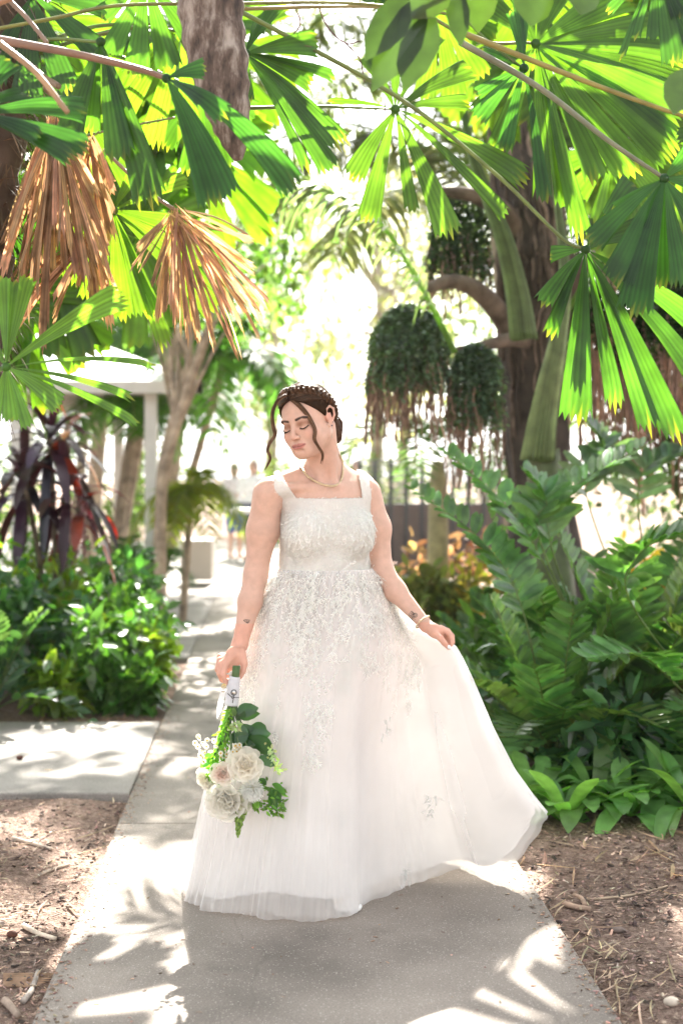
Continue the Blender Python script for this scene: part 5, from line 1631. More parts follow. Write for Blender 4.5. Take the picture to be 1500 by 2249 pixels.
def hanging(name, cx, ytop, wpx, Y, nst, lpx, label, c=(.12, .175, .135), rootlen=(60, 160), group=None, leaf=.028, strands_root=50):
    top = W(cx, ytop, Y); k = Y / FPX
    o = empty(name, top, label, 'hanging plant', group)
    mb = MB(); mr = MB()
    rx = wpx * k / 2
    P0 = []; DD = []
    for i in range(nst):
        a = rng.uniform(0, 2 * math.pi); r = math.sqrt(rng.random()) * rx
        dx, dy = r * math.cos(a), r * math.sin(a) * .8
        zt = -1.0 * rx * (1 - math.sqrt(max(0, 1 - (r / rx) ** 2 * .96)))
        L = lpx * k * rng.uniform(.72, 1.0) * (1 - .15 * (r / rx)) 
        n_ = int(L / .021)
        t = np.linspace(0, 1, n_)
        P = top + np.stack([dx * (.80 + .20 * np.minimum(1, t * 3)) + .012 * np.sin(t * 9 + a), dy * (.55 + .45 * np.minimum(1, t * 3)), zt - t * L], 1)
        P0.append(P)
        if i % 2 == 0:
            R = P[-1] + np.stack([np.cumsum(rng.normal(0, .006, 10)), np.zeros(10), -np.linspace(0, 1, 10) * rng.uniform(*rootlen) * k], 1)
            tube(mr, np.vstack([P[-8:], R[1:]]), rng.uniform(.0025, .0065), 4, np.array([.30, .19, .14]) * math.exp(rng.normal(0, .35)))
    P0 = np.vstack(P0); P0 = np.repeat(P0, 2, 0); n = len(P0)
    a = rng.uniform(0, 6.28, n); D = np.stack([np.cos(a), np.sin(a) - .3, rng.normal(-.5, .35, n)], 1)
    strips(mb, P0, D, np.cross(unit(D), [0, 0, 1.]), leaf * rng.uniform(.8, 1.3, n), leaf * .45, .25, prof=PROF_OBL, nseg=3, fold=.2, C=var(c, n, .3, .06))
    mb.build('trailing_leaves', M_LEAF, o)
    mr.build('aerial_roots', M_ROOT, o)
    return o


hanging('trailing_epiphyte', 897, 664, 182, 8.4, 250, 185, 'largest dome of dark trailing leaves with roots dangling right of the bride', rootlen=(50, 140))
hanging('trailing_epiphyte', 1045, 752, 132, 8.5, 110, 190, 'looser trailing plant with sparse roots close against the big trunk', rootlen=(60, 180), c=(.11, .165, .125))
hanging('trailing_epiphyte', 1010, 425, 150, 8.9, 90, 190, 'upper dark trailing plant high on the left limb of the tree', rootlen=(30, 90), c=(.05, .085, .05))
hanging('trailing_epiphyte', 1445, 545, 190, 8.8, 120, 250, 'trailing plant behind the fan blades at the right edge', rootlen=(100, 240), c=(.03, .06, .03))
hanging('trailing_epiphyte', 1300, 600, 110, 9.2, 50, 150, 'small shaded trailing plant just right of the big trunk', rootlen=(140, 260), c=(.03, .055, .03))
mb = MB()
for k in range(160):
    px = rng.normal(1395, 70); Y = rng.uniform(9.2, 10.3); L = rng.uniform(150, 420) * Y / FPX
    p = W(px, rng.uniform(560, 720), Y)
    R = p + np.stack([np.cumsum(rng.normal(0, .008, 12)), np.zeros(12), -np.linspace(0, 1, 12) * L], 1)
    R[:, 2] = np.maximum(R[:, 2], 0)
    tube(mb, R, rng.uniform(.003, .010), 4, np.array([.28, .16, .10]) * math.exp(rng.normal(0, .35)))
mb.build('aerial_roots', M_ROOT, tk)

vt = blob_clumps((3.3, 11.6, 2.9), (1.35, .8, 1.7), 46)  # dark foliage added as backing over the bright gaps behind the roots
tree((3.4, 11.8, 0), np.array([3.3, 11.7, 3.6]), .22, vt, .42, 7500, .13, .035, (.035, .06, .025), 'dense dark vine draped tree added as backing behind the right hanging roots', 'tree', (.10, .07, .05), M_FAR, 'backing_tree')
# ---- feather palm in front of that tree (wide green leaf bases and arching leaves)
FB = np.array([1.32, 8.3, -.04])
fp = empty('feather_palm', FB, 'feather palm with broad smooth green leaf bases standing before the big brown trunk', 'palm')
mb = MB(); tube(mb, curve_pts([FB, [1.22, 8.3, 1.0], [1.17, 8.3, 1.55]], 16), np.linspace(.13, .10, 16), 14, (.10, .13, .05)); mb.build('trunk', M_STEM, fp)
def flatstalk(pts, r0, r1, c, nm='leaf_base', fl=.5):
    mb = MB(); P = curve_pts([W(*p) for p in pts], 30)
    for k in range(15):
        a = -math.pi / 2 + math.pi * (k / 14 - .5) * 1.15
        R_ = np.linspace(r0, r1, 30); o_ = np.stack([np.sin(a + math.pi / 2) * R_, -np.cos(a + math.pi / 2) * R_ * fl, 0 * R_], 1)
        tube(mb, P + o_, R_ * .13, 5, np.asarray(c) * math.exp(rng.normal(0, .22)))
    tube(mb, P, np.linspace(r0, r1, 30), 12, np.asarray(c) * .9, True, fl, (0, 1, 0)); return mb.build(nm, M_STEM, fp)
flatstalk([(1180, 1010, 8.2), (1190, 930, 8.15), (1208, 830, 8.1), (1226, 740, 8.1), (1240, 600, 8.2), (1215, 380, 8.4)], .092, .014, (.15, .20, .08))
flatstalk([(1150, 745, 8.0), (1135, 640, 7.95), (1105, 520, 7.9), (1070, 430, 7.9), (1035, 330, 7.9), (1010, 200, 8.0)], .072, .012, (.10, .16, .055))
def ffrond(pts, Y0, n=70, L=.46, w=.013, c=(.075, .12, .045), droop=.5, rach=.018, rc=(.12, .20, .05), nm='frond', m=None, par=None, up=(0, 0, 1)):
    mb = MB(); pinnate(mb, [W(p[0], p[1], p[2] if len(p) > 2 else Y0) for p in pts], n, L, w, c, up, PROF_LANCE, .7, droop, rach, rc, .12, .05, .10, 5)
    return mb.build(nm, m or M_FAR, par or fp)
ffrond([(1000, 775), (920, 620), (835, 490), (720, 420), (620, 400), (540, 440)], 7.9, 70, .50, .014, (.10, .14, .07))
ffrond([(1210, 380, 8.4), (1300, 250, 8.6), (1420, 260, 8.9), (1520, 360, 9.2)], 8, 70, .50, .014, (.06, .11, .045))
ffrond([(1235, 700, 8.2), (1330, 560, 8.2), (1450, 500, 8.2), (1560, 560, 8.3)], 8, 60, .45, .014, (.04, .09, .03))
fb2 = empty('feather_palm', (1.55, 12.2, 0), 'pale feather palm beyond the big trunk arching far left across the bright gap', 'palm')
mb = MB(); tube(mb, curve_pts([[1.55, 12.2, 0], [1.5, 12.2, 2.0], [1.35, 12.2, 3.6]], 16), np.linspace(.15, .10, 16), 12, (.30, .26, .2)); mb.build('trunk', M_BARK, fb2)
c0_ = (1100, 480)
for pts in ([(1100, 480), (980, 350), (840, 300), (700, 340), (590, 450)], [(1100, 480), (960, 280), (800, 170), (640, 190), (530, 290)], [(1100, 480), (1000, 230), (880, 80), (740, 30), (600, 60)], [(1100, 480), (980, 120), (830, -40), (660, -60), (560, 20)], [(1100, 480), (930, 180), (760, 60), (620, 90), (550, 190)], [(1100, 480), (1020, 150), (900, -30), (790, -90)], [(1100, 480), (960, 240), (850, 140), (760, 170), (700, 260)], [(1100, 480), (960, 420), (860, 420), (780, 480), (730, 560)], [(1100, 480), (1060, 250), (1010, 60), (930, -80)], [(1100, 480), (1180, 300), (1300, 220), (1420, 300)], [(1100, 480), (920, 330), (740, 270), (620, 330), (560, 470)]):
    ffrond([(a, b, 12.2 + .6 * rng.normal()) if i else (a, b, 12.2) for i, (a, b) in enumerate(pts)], 12.2, 74, .75, .018, np.array((.13, .16, .07)) * math.exp(rng.normal(0, .2)), par=fb2)
# small yellow ringed palm stem beyond
YB = onground(962, 1300); yb = np.array([(962 - 750) * 11. / FPX, 11., -.04])
yp = empty('slender_palm', yb, 'short smooth yellow palm stem standing under the dangling roots', 'palm')
mb = MB(); tube(mb, [yb, yb + [0, 0, .9], yb + [0, 0, 1.40], yb + [0, 0, 1.55]], [.085, .08, .07, .045], 14, (.28, .25, .12)); mb.build('trunk', M_STEM, yp)
mb = MB()
for k in range(7):
    a = k * .9; pinnate(mb, arch(yb + [0, 0, 1.6], a, .9, 1.2, 1.4), 26, .25, .012, (.05, .10, .03), nseg=3)
mb.build('crown', M_FAR, yp)

# ---------------------------------------------------------------- leaning trunks and palms on the left
def palm(base, top, r, nf, fl, label, c, rise=.5, droop=1.1, name='feather_palm', L=.45, w=.018, nl=46, barkc=(.30, .24, .18), az=None, group=None, mid=None, m=None, vee=.1, ld=.35, cat='palm'):
    o = empty(name, base, label, cat, group); base = np.asarray(base, float); top = np.asarray(top, float)
    mb = MB(); P = curve_pts([base, (base + top) / 2 + (mid if mid is not None else 0), top], 24)
    tube(mb, P, np.linspace(r, r * .75, 24) * (1 + .04 * np.sin(np.arange(24) * 2.6)), 10, barkc); mb.build('trunk', M_BARK, o)
    for k in range(nf):
        a = (k * 2.4 + rng.normal(0, .2)) if az is None else rng.uniform(*az)
        q = rng.uniform(.35, 1.)
        mb = MB(); pinnate(mb, arch(top, a, fl * q, fl * rise * rng.uniform(1.2, 2.2) * (1.3 - q * .5), fl * droop * rng.uniform(.8, 1.3)), nl, L, w, np.asarray(c) * math.exp(rng.normal(0, .2)), (0, 0, 1), PROF_LANCE, .6, ld, .012, (.14, .17, .06), .12, vee, .1, 3)
        mb.build('frond', m or M_FAR, o)
    return o


t1 = [W(352, 1110, 13.0) * [1, 1, 0], W(356, 1080, 13.0), W(385, 950, 13.0), W(428, 800, 13.1), W(478, 660, 13.3)]
tree(t1[0], t1[-1], .06, blob_clumps(W(470, 520, 13.5), (1.0, 1., .8), 12), .45, 1500, .16, .035, (.07, .14, .025), 'leaning pale trunk crossing behind the shelter post towards upper right', 'tree', (.36, .28, .21), M_FAR, 'leaning_tree', None, .5, True, t1)
t2 = [W(345, 1100, 13.6) * [1, 1, 0], W(352, 1060, 13.6), W(385, 900, 13.6), W(412, 780, 13.7), W(440, 640, 13.9)]
tree(t2[0], t2[-1], .05, blob_clumps(W(400, 480, 14), (1.0, 1., .8), 10), .45, 1200, .16, .035, (.06, .13, .025), 'second leaning trunk close behind the first, slightly steeper', 'tree', (.33, .27, .20), M_FAR, 'leaning_tree', None, .5, True, t2)

palm([-1.50, 13.4, 0], [-1.42, 13.4, 1.15], .04, 11, .62, 'yellow green feather palm arching beside the path just past the shelter', (.16, .20, .02), .7, 1.3, 'yellow_palm', .30, .012, 36)
palm([-2.6, 15.8, 0], [-2.3, 15.8, 2.0], .08, 14, 1.5, 'clustered feather palm with fresh green fronds between shelter and path', (.05, .13, .025), .6, 1.0, 'feather_palm', .5, .016, 46)
palm([-3.4, 19, 0], [-3.1, 19, 3.4], .12, 14, 2.4, 'tall feather palm rising over the shelter roof', (.05, .11, .025), .5, 1.0, 'feather_palm', .7, .024, 46)
palm([-4.2, 22, 0], [-3.9, 22, 2.6], .10, 14, 1.8, 'distant feather palm beside the far left of the plaza', (.06, .13, .03), .6, 1.0, 'feather_palm', .6, .022, 46)
palm([-2.0, 13.6, 0], [-1.95, 13.6, .35], .05, 12, .55, 'low feathery palm at the foot of the leaning trunks', (.05, .12, .03), .9, .9, 'feather_palm', .3, .012, 36)
palm([-1.95, 14.6, 0], [-1.20, 14.6, 2.55], .05, 18, 1.15, 'slender leaning feather palm with lush green crown left of the bright gap', (.05, .12, .025), .5, 1.1, 'feather_palm', .42, .017, 46)
palm([-2.75, 17.0, 0], [-2.2, 17.0, 3.0], .08, 16, 1.6, 'leaning feather palm with fresh green fronds above the far end of the path', (.06, .14, .03), .5, 1.0, 'feather_palm', .55, .018, 46)
palm([-2.5, 19.5, 0], [-1.9, 19.5, 4.3], .09, 16, 1.8, 'taller pale green feather palm right behind the leaning one', (.09, .16, .04), .5, 1.0, 'feather_palm', .6, .02, 46)
palm([3.4, 12.5, 0], [3.3, 12.5, 4.3], .13, 14, 2.6, 'tall feather palm in the background at the far right', (.06, .11, .035), .4, 1.1, 'feather_palm', .7, .022, 46)
palm([-4.4, 9.8, 0], [-4.2, 9.8, 3.0], .13, 12, 2.4, 'feather palm at the far left behind the fan palms', (.09, .16, .02), .5, 1.0, 'feather_palm', .6, .02, 46)
palm([-.2, 17, 0], [-.4, 17, 6.3], .12, 16, 3.0, 'tall pale feather palm in the bright gap above the path', (.13, .17, .07), .25, 1.0, 'feather_palm', .8, .024, 50) if False else None

# ---- broad trees of the background, each its own thing; overexposure put into the pale leaf and trunk colours
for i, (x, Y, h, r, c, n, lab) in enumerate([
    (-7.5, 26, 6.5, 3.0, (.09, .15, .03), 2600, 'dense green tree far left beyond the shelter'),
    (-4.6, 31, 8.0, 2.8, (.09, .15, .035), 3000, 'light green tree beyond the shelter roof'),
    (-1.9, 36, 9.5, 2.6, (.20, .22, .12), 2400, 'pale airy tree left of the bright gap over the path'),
    (.6, 30, 8.6, 2.4, (.24, .24, .16), 2000, 'sparse tree straight behind the woman, overexposure painted into its leaves'),
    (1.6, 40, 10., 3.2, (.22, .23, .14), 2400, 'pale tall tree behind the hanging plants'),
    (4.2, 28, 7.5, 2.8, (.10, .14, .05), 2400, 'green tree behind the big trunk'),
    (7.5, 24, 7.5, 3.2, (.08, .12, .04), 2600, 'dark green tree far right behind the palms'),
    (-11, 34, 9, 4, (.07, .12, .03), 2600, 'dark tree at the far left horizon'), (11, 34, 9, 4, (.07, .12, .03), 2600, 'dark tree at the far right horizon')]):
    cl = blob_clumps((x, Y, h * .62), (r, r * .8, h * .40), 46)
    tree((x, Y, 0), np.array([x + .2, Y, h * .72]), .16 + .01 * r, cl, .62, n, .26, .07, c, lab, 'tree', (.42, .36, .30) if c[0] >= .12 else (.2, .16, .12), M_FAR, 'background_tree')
# low bushes behind the plaza; overexposure put into the palest leaf colours
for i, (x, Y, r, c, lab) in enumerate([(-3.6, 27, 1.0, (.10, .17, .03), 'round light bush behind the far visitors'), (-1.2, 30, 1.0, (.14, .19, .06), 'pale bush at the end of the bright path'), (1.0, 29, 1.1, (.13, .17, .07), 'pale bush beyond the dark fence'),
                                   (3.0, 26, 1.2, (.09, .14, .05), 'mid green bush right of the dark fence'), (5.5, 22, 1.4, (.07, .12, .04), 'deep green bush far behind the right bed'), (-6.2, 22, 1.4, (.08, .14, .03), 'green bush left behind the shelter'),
                                   (-.1, 38, 1.6, (.16, .2, .1), 'bush in the farthest gap with glare painted into its pale leaves')]):
    o = empty('bush', (x, Y, 0), lab, 'bush')
    mb = MB(); tube(mb, [[x, Y, 0], [x, Y, r * .9]], .05, 6, (.2, .15, .1)); mb.build('stem', M_BARK, o)
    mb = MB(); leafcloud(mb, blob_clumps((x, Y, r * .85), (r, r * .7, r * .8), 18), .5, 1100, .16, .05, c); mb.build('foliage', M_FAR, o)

# ---------------------------------------------------------------- the beds beside the path
def shrub(base, r, h, n, L, w, c, label, name='shrub', m=None, cat='shrub', cv=.3, hang=.1, prof=PROF_LEAF):
    base = np.array([base[0], base[1], gz(base)])
    o = empty(name, base, label, cat)
    cl = blob_clumps(base + [0, 0, h * .55], (r * .8, r * .8, h * .45), 16)
    mb = MB()
    for q in cl: tube(mb, curve_pts([base + rng.normal(0, .03, 3) * [1, 1, 0], (base + q) / 2 + [0, 0, .05], q], 8), [.008] * 4 + [.005] * 4, 5, (.14, .16, .06))
    mb.build('stem', M_STEM, o)
    mb = MB(); leafcloud(mb, cl, r * .45, n, L, w, c, prof, .15, 3, hang, cv=cv); mb.build('foliage', m or M_LEAF, o)
    return o


DG = (.045, .115, .045); MG = (.07, .155, .035); YG = (.15, .23, .03)
L_ = [(-1.45, 8.62, .32, .60, MG, 'leafy shrub at the corner of path and side path'), (-1.95, 8.95, .38, .75, DG, 'dark glossy shrub behind the middle of the side path'), (-2.5, 8.85, .38, .80, DG, 'dark glossy shrub at the left edge behind the side path'),
      (-1.50, 9.3, .36, .80, MG, 'taller green shrub by the path edge'), (-2.05, 9.6, .42, .92, YG, 'yellow green lit shrub in the middle of the left bed'), (-2.7, 9.5, .45, 1.15, DG, 'tall dark shrub at the far left of the bed'),
      (-1.65, 10.3, .36, .80, DG, 'dark shrub in front of the shelter post'), (-2.3, 10.7, .42, .95, MG, 'green shrub under the shelter roof edge'), (-3.0, 10.8, .5, 1.4, MG, 'big green shrub at the left edge below the purple plant'),
      (-1.8, 11.6, .34, .70, MG, 'green shrub at the foot of the leaning trunks')]
L_ += [(-1.26, 8.5, .18, .30, MG, 'low bright shrub hugging the path edge at the corner'), (-1.32, 9.0, .22, .45, YG, 'low lit shrub along the path edge further on'), (-1.42, 9.8, .25, .55, DG, 'low dark shrub along the path edge near the leaning trunks'), (-2.9, 8.5, .3, .5, MG, 'low green shrub at the left border by the side path'), (-1.68, 8.4, .18, .26, YG, 'small yellow green shrub behind the side path kerb')]
for x, y, r, h, c, lab in L_:
    shrub((x, y), r, h, 520, .13, .030, c, lab)
for x, y, lab in [(-1.28, 8.75, 'bright strappy plant bending over the path edge'), (-1.36, 9.0, 'small strappy plant behind it by the path')]:
    o = empty('strap_plant', (x, y, -.03), lab, 'plant'); mb = MB(); n = 26
    a = rng.uniform(0, 6.28, n); D = np.stack([np.cos(a) * .6, np.sin(a) * .6, np.full(n, .8)], 1)
    strips(mb, np.tile([x, y, -.03], (n, 1)), D, np.cross(D, [0, 0, 1.]), rng.uniform(.35, .6, n), .022, .45, prof=PROF_STRAP, nseg=8, C=var((.06, .15, .025), n)); mb.build('leaves', M_LEAF, o)


def zamia(base, nf, fl, label, c=(.045, .095, .05), L=.13, w=.024, nl=22, rise=.9, droop=.75, az=None, name='cardboard_palm', cat='cycad', m=None, vee=.35, heroes=()):
    base = np.array([base[0], base[1], gz(base)]); o = empty(name, base, label, cat)
    mb = MB(); tube(mb, [base - [0, 0, .02], base + [0, 0, .07]], [.06, .04], 10, (.18, .13, .08)); mb.build('stem', M_BARK, o)
    for k in range(nf):
        a = k * 2.4 + rng.normal(0, .25) if az is None else rng.uniform(*az)
        q = rng.uniform(.25, .95); l = fl * rng.uniform(.8, 1.1)
        mb = MB(); pinnate(mb, arch(base + [0, 0, .05], a, l * q, l * rise * (1.45 - q), l * droop * q, 6), nl, L, w, np.asarray(c) * math.exp(rng.normal(0, .25)) * np.array([1 + .45 * max(0, rng.normal(0, .6)), 1, .9]), (0, 0, 1), PROF_OBL, .55, .06, .0065, (.10, .14, .05), .05, vee, .28, 4)
        mb.build('frond', m or M_LEAF, o)
    for pts in heroes:
        mb = MB(); pinnate(mb, [base + [0, 0, .05]] + [W(*p) for p in pts], nl + 6, max(L, .19) * 1.05, .024, np.asarray(c) * math.exp(rng.normal(.15, .12)), (0, -.2, 1), PROF_OBL, .5, .08, .0065, (.12, .17, .05), .07, .30, .35, 4)
        mb.build('frond', m or M_LEAF, o)
    return o


ZG = (.080, .170, .062)
zamia((.98, 6.55), 22, 1.15, 'cardboard palm nearest the trailing dress hem', ZG, .17, .017, heroes=[[(1150, 1350, 6.6), (1060, 1190, 6.7), (900, 1070, 6.8)]])
zamia((1.42, 6.9), 24, 1.25, 'large cardboard palm in the middle of the right bed', ZG, .20, .019, heroes=[[(1200, 1250, 6.9), (1110, 1110, 7.0), (978, 990, 7.1)], [(1210, 1200, 6.9), (1250, 1080, 6.9), (1420, 975, 6.9)], [(1190, 1200, 6.8), (1200, 1100, 6.8), (1150, 1035, 6.8)]])
zamia((1.95, 6.3), 20, 1.1, 'cardboard palm at the right edge with long arching fronds', ZG, .20, .019, heroes=[[(1480, 1500, 6.2), (1400, 1440, 6.0), (1290, 1445, 5.9)], [(1400, 1350, 6.3), (1400, 1220, 6.2), (1510, 1165, 6.1)]])
zamia((1.15, 7.7), 20, 1.25, 'cardboard palm behind the hem close to the path', ZG, .19, .018)
zamia((1.85, 7.9), 22, 1.45, 'tall cardboard palm below the hanging roots', (.10, .17, .10), .21, .020, heroes=[[(1290, 1100, 7.9), (1330, 1000, 7.9), (1290, 930, 7.9)], [(1400, 1100, 7.9), (1460, 1010, 7.9), (1510, 1000, 7.9)]])
zamia((2.6, 7.3), 14, 1.4, 'cardboard palm far at the right edge', ZG, .20, .019)
zamia((.90, 8.6), 10, 1.0, 'small cardboard palm beside the trunk foot', ZG, .13, .024)
zamia((-2.02, 8.12), 14, .75, 'cardboard palm with broad pale fronds beside the side path', (.055, .12, .06), .14, .026, 10, 1.0, .8)
zamia((-1.9, 9.9), 9, 1.05, 'cardboard palm among the shrubs below the shelter', (.07, .15, .05), .15, .026, 11)
zamia((-2.6, 8.12), 14, .8, 'cardboard palm at the left border of the side path', (.04, .09, .045), .14, .026, 10)
for x, y, r, h, c, lab in [(.90, 7.1, .28, .60, DG, 'dark shrub between the cardboard palms by the dress'), (1.55, 7.6, .36, .60, DG, 'dark shrub in the heart of the right bed'), (1.2, 6.25, .26, .38, DG, 'low dark shrub behind the broad-leaved plants'),
                           (.85, 8.3, .26, .70, MG, 'upright green shrub beside the path right of the waist')]:
    shrub((x, y), r, h, 480, .14, .024, c, lab, prof=PROF_OBL)
# bright crotons beyond
for x, y, r, h, c, lab in [(.62, 10.2, .28, .78, (.12, .16, .04), 'green and orange croton just right of the elbow'), (1.0, 10.6, .34, .85, (.26, .27, .04), 'yellow croton behind the right bed'), (1.45, 10.9, .34, .85, (.17, .13, .045), 'red leaved croton left of the trunk foot'),
                           (2.35, 10.6, .36, .80, (.60, .45, .04), 'bright yellow croton at the right edge'), (.95, 12.2, .40, .9, (.20, .12, .07), 'reddish bush below the fence'), (2.9, 11.2, .4, .8, (.6, .4, .05), 'golden croton at far right')]:
    shrub((x, y), r, h, 420, .15, .030, c, lab, 'croton', M_DRY, 'shrub', .45)
# broad glossy straps at the front of the right bed
def rosette(x, y, n, L, w, c, label, droop=.45, up=.8, name='broad_leaf_plant', cat='plant', m=None, prof=PROF_OBL, z=None):
    b = np.array([x, y, gz((x, y)) if z is None else z]); o = empty(name, b, label, cat); mb = MB()
    a = np.arange(n) * 2.4 + rng.normal(0, .3, n); el = rng.uniform(.35, 1.2, n)
    D = np.stack([np.cos(a) * np.cos(el), np.sin(a) * np.cos(el), np.sin(el) * up + .15], 1)
    strips(mb, np.tile(b, (n, 1)) + D * .02, D, np.cross(unit(D), [0, 0, 1.]), rng.uniform(.7, 1.15, n) * L, w * rng.uniform(.75, 1.1, n), droop * rng.uniform(.4, 1.4, n), prof=prof, nseg=9, fold=.22, C=var(c, n, .2, .05), curl=rng.normal(0, .12, n))
    mb.build('leaves', m or M_LEAF, o); return o


PB_ = [(0, .35), (.3, .75), (.65, 1.), (.85, .85), (1, .08)]
for i, (px, Y, L, lab) in enumerate([(1185, 6.0, .36, 'broad-leaved plant touching the tip of the dress'), (1245, 5.75, .34, 'broad-leaved plant with a long leaf lying on the mulch'), (1310, 5.95, .40, 'glossy broad-leaved plant in the middle of the front row'), (1385, 5.8, .38, 'broad-leaved plant beside a straw heap'),
                                     (1455, 5.95, .42, 'broad-leaved plant near the right edge'), (1530, 5.75, .42, 'broad-leaved plant cut by the right edge'), (1140, 6.3, .34, 'small broad-leaved plant behind the hem'), (1260, 6.25, .40, 'broad-leaved plant in the second row'), (1410, 6.3, .42, 'darker broad-leaved plant in the second row at right')]):
    rosette((px - 750) * Y / FPX, Y, 19, L * 1.15, .044, (.14, .28, .09), lab, prof=PB_)

# purple cordyline by the shelter
cb = np.array([(120 - 750) * 6.6 / FPX, 6.6 + 1.9, -.03]); cx_ = (112 - 750) * 9.9 / FPX
cb = np.array([cx_, 9.9, -.03])
co = empty('cordyline', cb, 'dark purple and red cordyline with drooping strap leaves at the left', 'plant')
for k, (px, py, n, L, c) in enumerate([(110, 955, 34, .58, (.045, .026, .038)), (55, 1050, 24, .58, (.035, .024, .034)), (150, 1060, 16, .50, (.05, .022, .03)), (175, 1100, 8, .42, (.34, .05, .03)), (150, 930, 5, .36, (.40, .14, .03))]):
    tp_ = W(px, py, 9.9 + rng.normal(0, .1))
    mb = MB(); tube(mb, curve_pts([cb, (cb + tp_) / 2 + [.03, 0, 0], tp_], 12), .02, 7, (.20, .15, .11)); mb.build('stem', M_BARK, co)
    mb = MB(); a = np.arange(n) * 2.4; el = np.linspace(-.5, 1.2, n); D = np.stack([np.cos(a) * np.cos(el), np.sin(a) * np.cos(el), np.sin(el)], 1)
    strips(mb, np.tile(tp_, (n, 1)) + D * .02 + [0, 0, .0] - np.stack([0 * a, 0 * a, np.linspace(.15, 0, n)], 1), D, np.cross(unit(D), [0, 0, 1.]), L * rng.uniform(.7, 1.05, n), .042 * rng.uniform(.8, 1.1, n), np.linspace(.95, .3, n) * rng.uniform(.7, 1.1, n), prof=PROF_OBL, nseg=9, fold=.3, C=var(c, n, .25, .15))
    mb.build('leaf_rosette', M_DARKLEAF, co)
mb = MB()
for k in range(9):
    q = W(rng.normal(170, 18), 1120 + rng.normal(0, 20), 9.7); P = q + np.stack([np.cumsum(rng.normal(0, .01, 8)), np.zeros(8), -np.linspace(0, .3, 8)], 1)
    tube(mb, P, .003, 4, (.5, .25, .3))
    for p in np.repeat(P, 3, 0): ball(mb, p + rng.normal(0, .018, 3), .008, (.55, .28, .33), 3)
mb.build('flower_spray', M_PETAL, co)

# extra fan palms filling the left behind the dead fronds
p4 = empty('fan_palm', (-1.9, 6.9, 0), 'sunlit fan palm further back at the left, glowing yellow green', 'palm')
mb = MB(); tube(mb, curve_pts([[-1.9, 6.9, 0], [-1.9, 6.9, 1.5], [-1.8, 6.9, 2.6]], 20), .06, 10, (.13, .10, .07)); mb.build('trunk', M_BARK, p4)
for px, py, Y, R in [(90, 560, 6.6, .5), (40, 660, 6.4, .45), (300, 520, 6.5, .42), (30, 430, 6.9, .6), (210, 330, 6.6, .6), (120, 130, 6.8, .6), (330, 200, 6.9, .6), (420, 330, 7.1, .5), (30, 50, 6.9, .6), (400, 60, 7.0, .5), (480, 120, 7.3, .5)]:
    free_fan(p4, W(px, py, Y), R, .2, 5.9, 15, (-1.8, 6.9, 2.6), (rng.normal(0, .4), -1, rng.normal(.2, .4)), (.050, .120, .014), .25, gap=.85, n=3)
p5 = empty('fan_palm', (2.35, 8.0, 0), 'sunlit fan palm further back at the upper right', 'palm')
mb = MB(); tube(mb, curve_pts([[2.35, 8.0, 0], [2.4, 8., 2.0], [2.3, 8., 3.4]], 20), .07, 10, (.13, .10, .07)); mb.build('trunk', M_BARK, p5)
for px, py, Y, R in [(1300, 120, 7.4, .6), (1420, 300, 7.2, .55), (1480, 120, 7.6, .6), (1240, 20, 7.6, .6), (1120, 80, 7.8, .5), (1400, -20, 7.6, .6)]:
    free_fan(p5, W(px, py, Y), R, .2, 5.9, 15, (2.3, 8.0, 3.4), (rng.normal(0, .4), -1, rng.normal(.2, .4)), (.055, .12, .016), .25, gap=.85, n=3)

# ---------------------------------------------------------------- unseen trees added above the picture, crowns shaped to dapple path and beds
SD = np.array(sdir)
# ground patches kept sunny by leaving leaves out of the added crowns (x, y, half sizes)
GAPS = [(-.75, 4.8, .28, .35), (-.6, 9.6, .5, .9), (-.4, 8.4, .4, .4), (-1.2, 4.55, .25, .25), (-2.2, 8.6, .25, .2), (-1.8, 9.2, .25, .3), (1.5, 6.9, .3, .2), (2.1, 6.9, .25, .2), (1.0, 6.6, .2, .2), (1.6, 5.9, .3, .1), (-.35, 3.4, .95, 1.25), (-.1, 4.4, .75, .5), (-1.25, 3.5, .28, .25), (-1.7, 4.3, .4, .12), (-1.35, 5.75, .30, .28), (-.62, 6.05, .10, .13), (-.55, 5.5, .09, .12), (-.80, 5.25, .07, .10), (-.45, 5.05, .12, .13), (-.45, 7.2, .65, .62), (-1.5, 7.35, .75, .28), (.1, 5.2, .8, .5), (-.55, 5.95, .25, .2),
        (-2.0, 6.7, .5, .10), (-1.1, 6.6, .3, .1), (-.6, 8.5, .3, .12), (-.3, 9.3, .3, .1), (-.8, 10.1, .4, .12), (-.4, 11.2, .4, .2), (.62, 3.75, .16, .16), (.45, 4.05, .12, .10), (.80, 4.2, .12, .10), (.55, 3.45, .1, .1), (.75, 3.62, .08, .12),
        (1.05, 5.2, .30, .12), (1.5, 5.0, .25, .10), (.95, 4.6, .14, .2), (1.5, 4.0, .2, .10), (1.25, 6.0, .25, .10), (-2.2, 9.4, .5, .5), (-1.5, 9.0, .4, .5), (-2.6, 10.4, .5, .4), (-1.3, 8.5, .3, .2), (1.1, 7.2, .25, .2), (1.7, 6.4, .3, .15), (2.2, 7.6, .4, .3), (1.2, 6.0, .35, .10), (-1.6, 10., .35, .4), (1.3, 8, .3, .15), (1.8, 7, .25, .12), (-.4, 10.2, .3, .25)]


def in_gap(P, grow=0.):
    t = P[:, 2] / SD[2]
    x = P[:, 0] - SD[0] * t; y = P[:, 1] - SD[1] * t
    m = np.zeros(len(P), bool)
    for a, b, c, d in GAPS:
        m |= ((x - a) / (c + grow)) ** 2 + ((y - b) / (d + grow)) ** 2 < 1
    return m


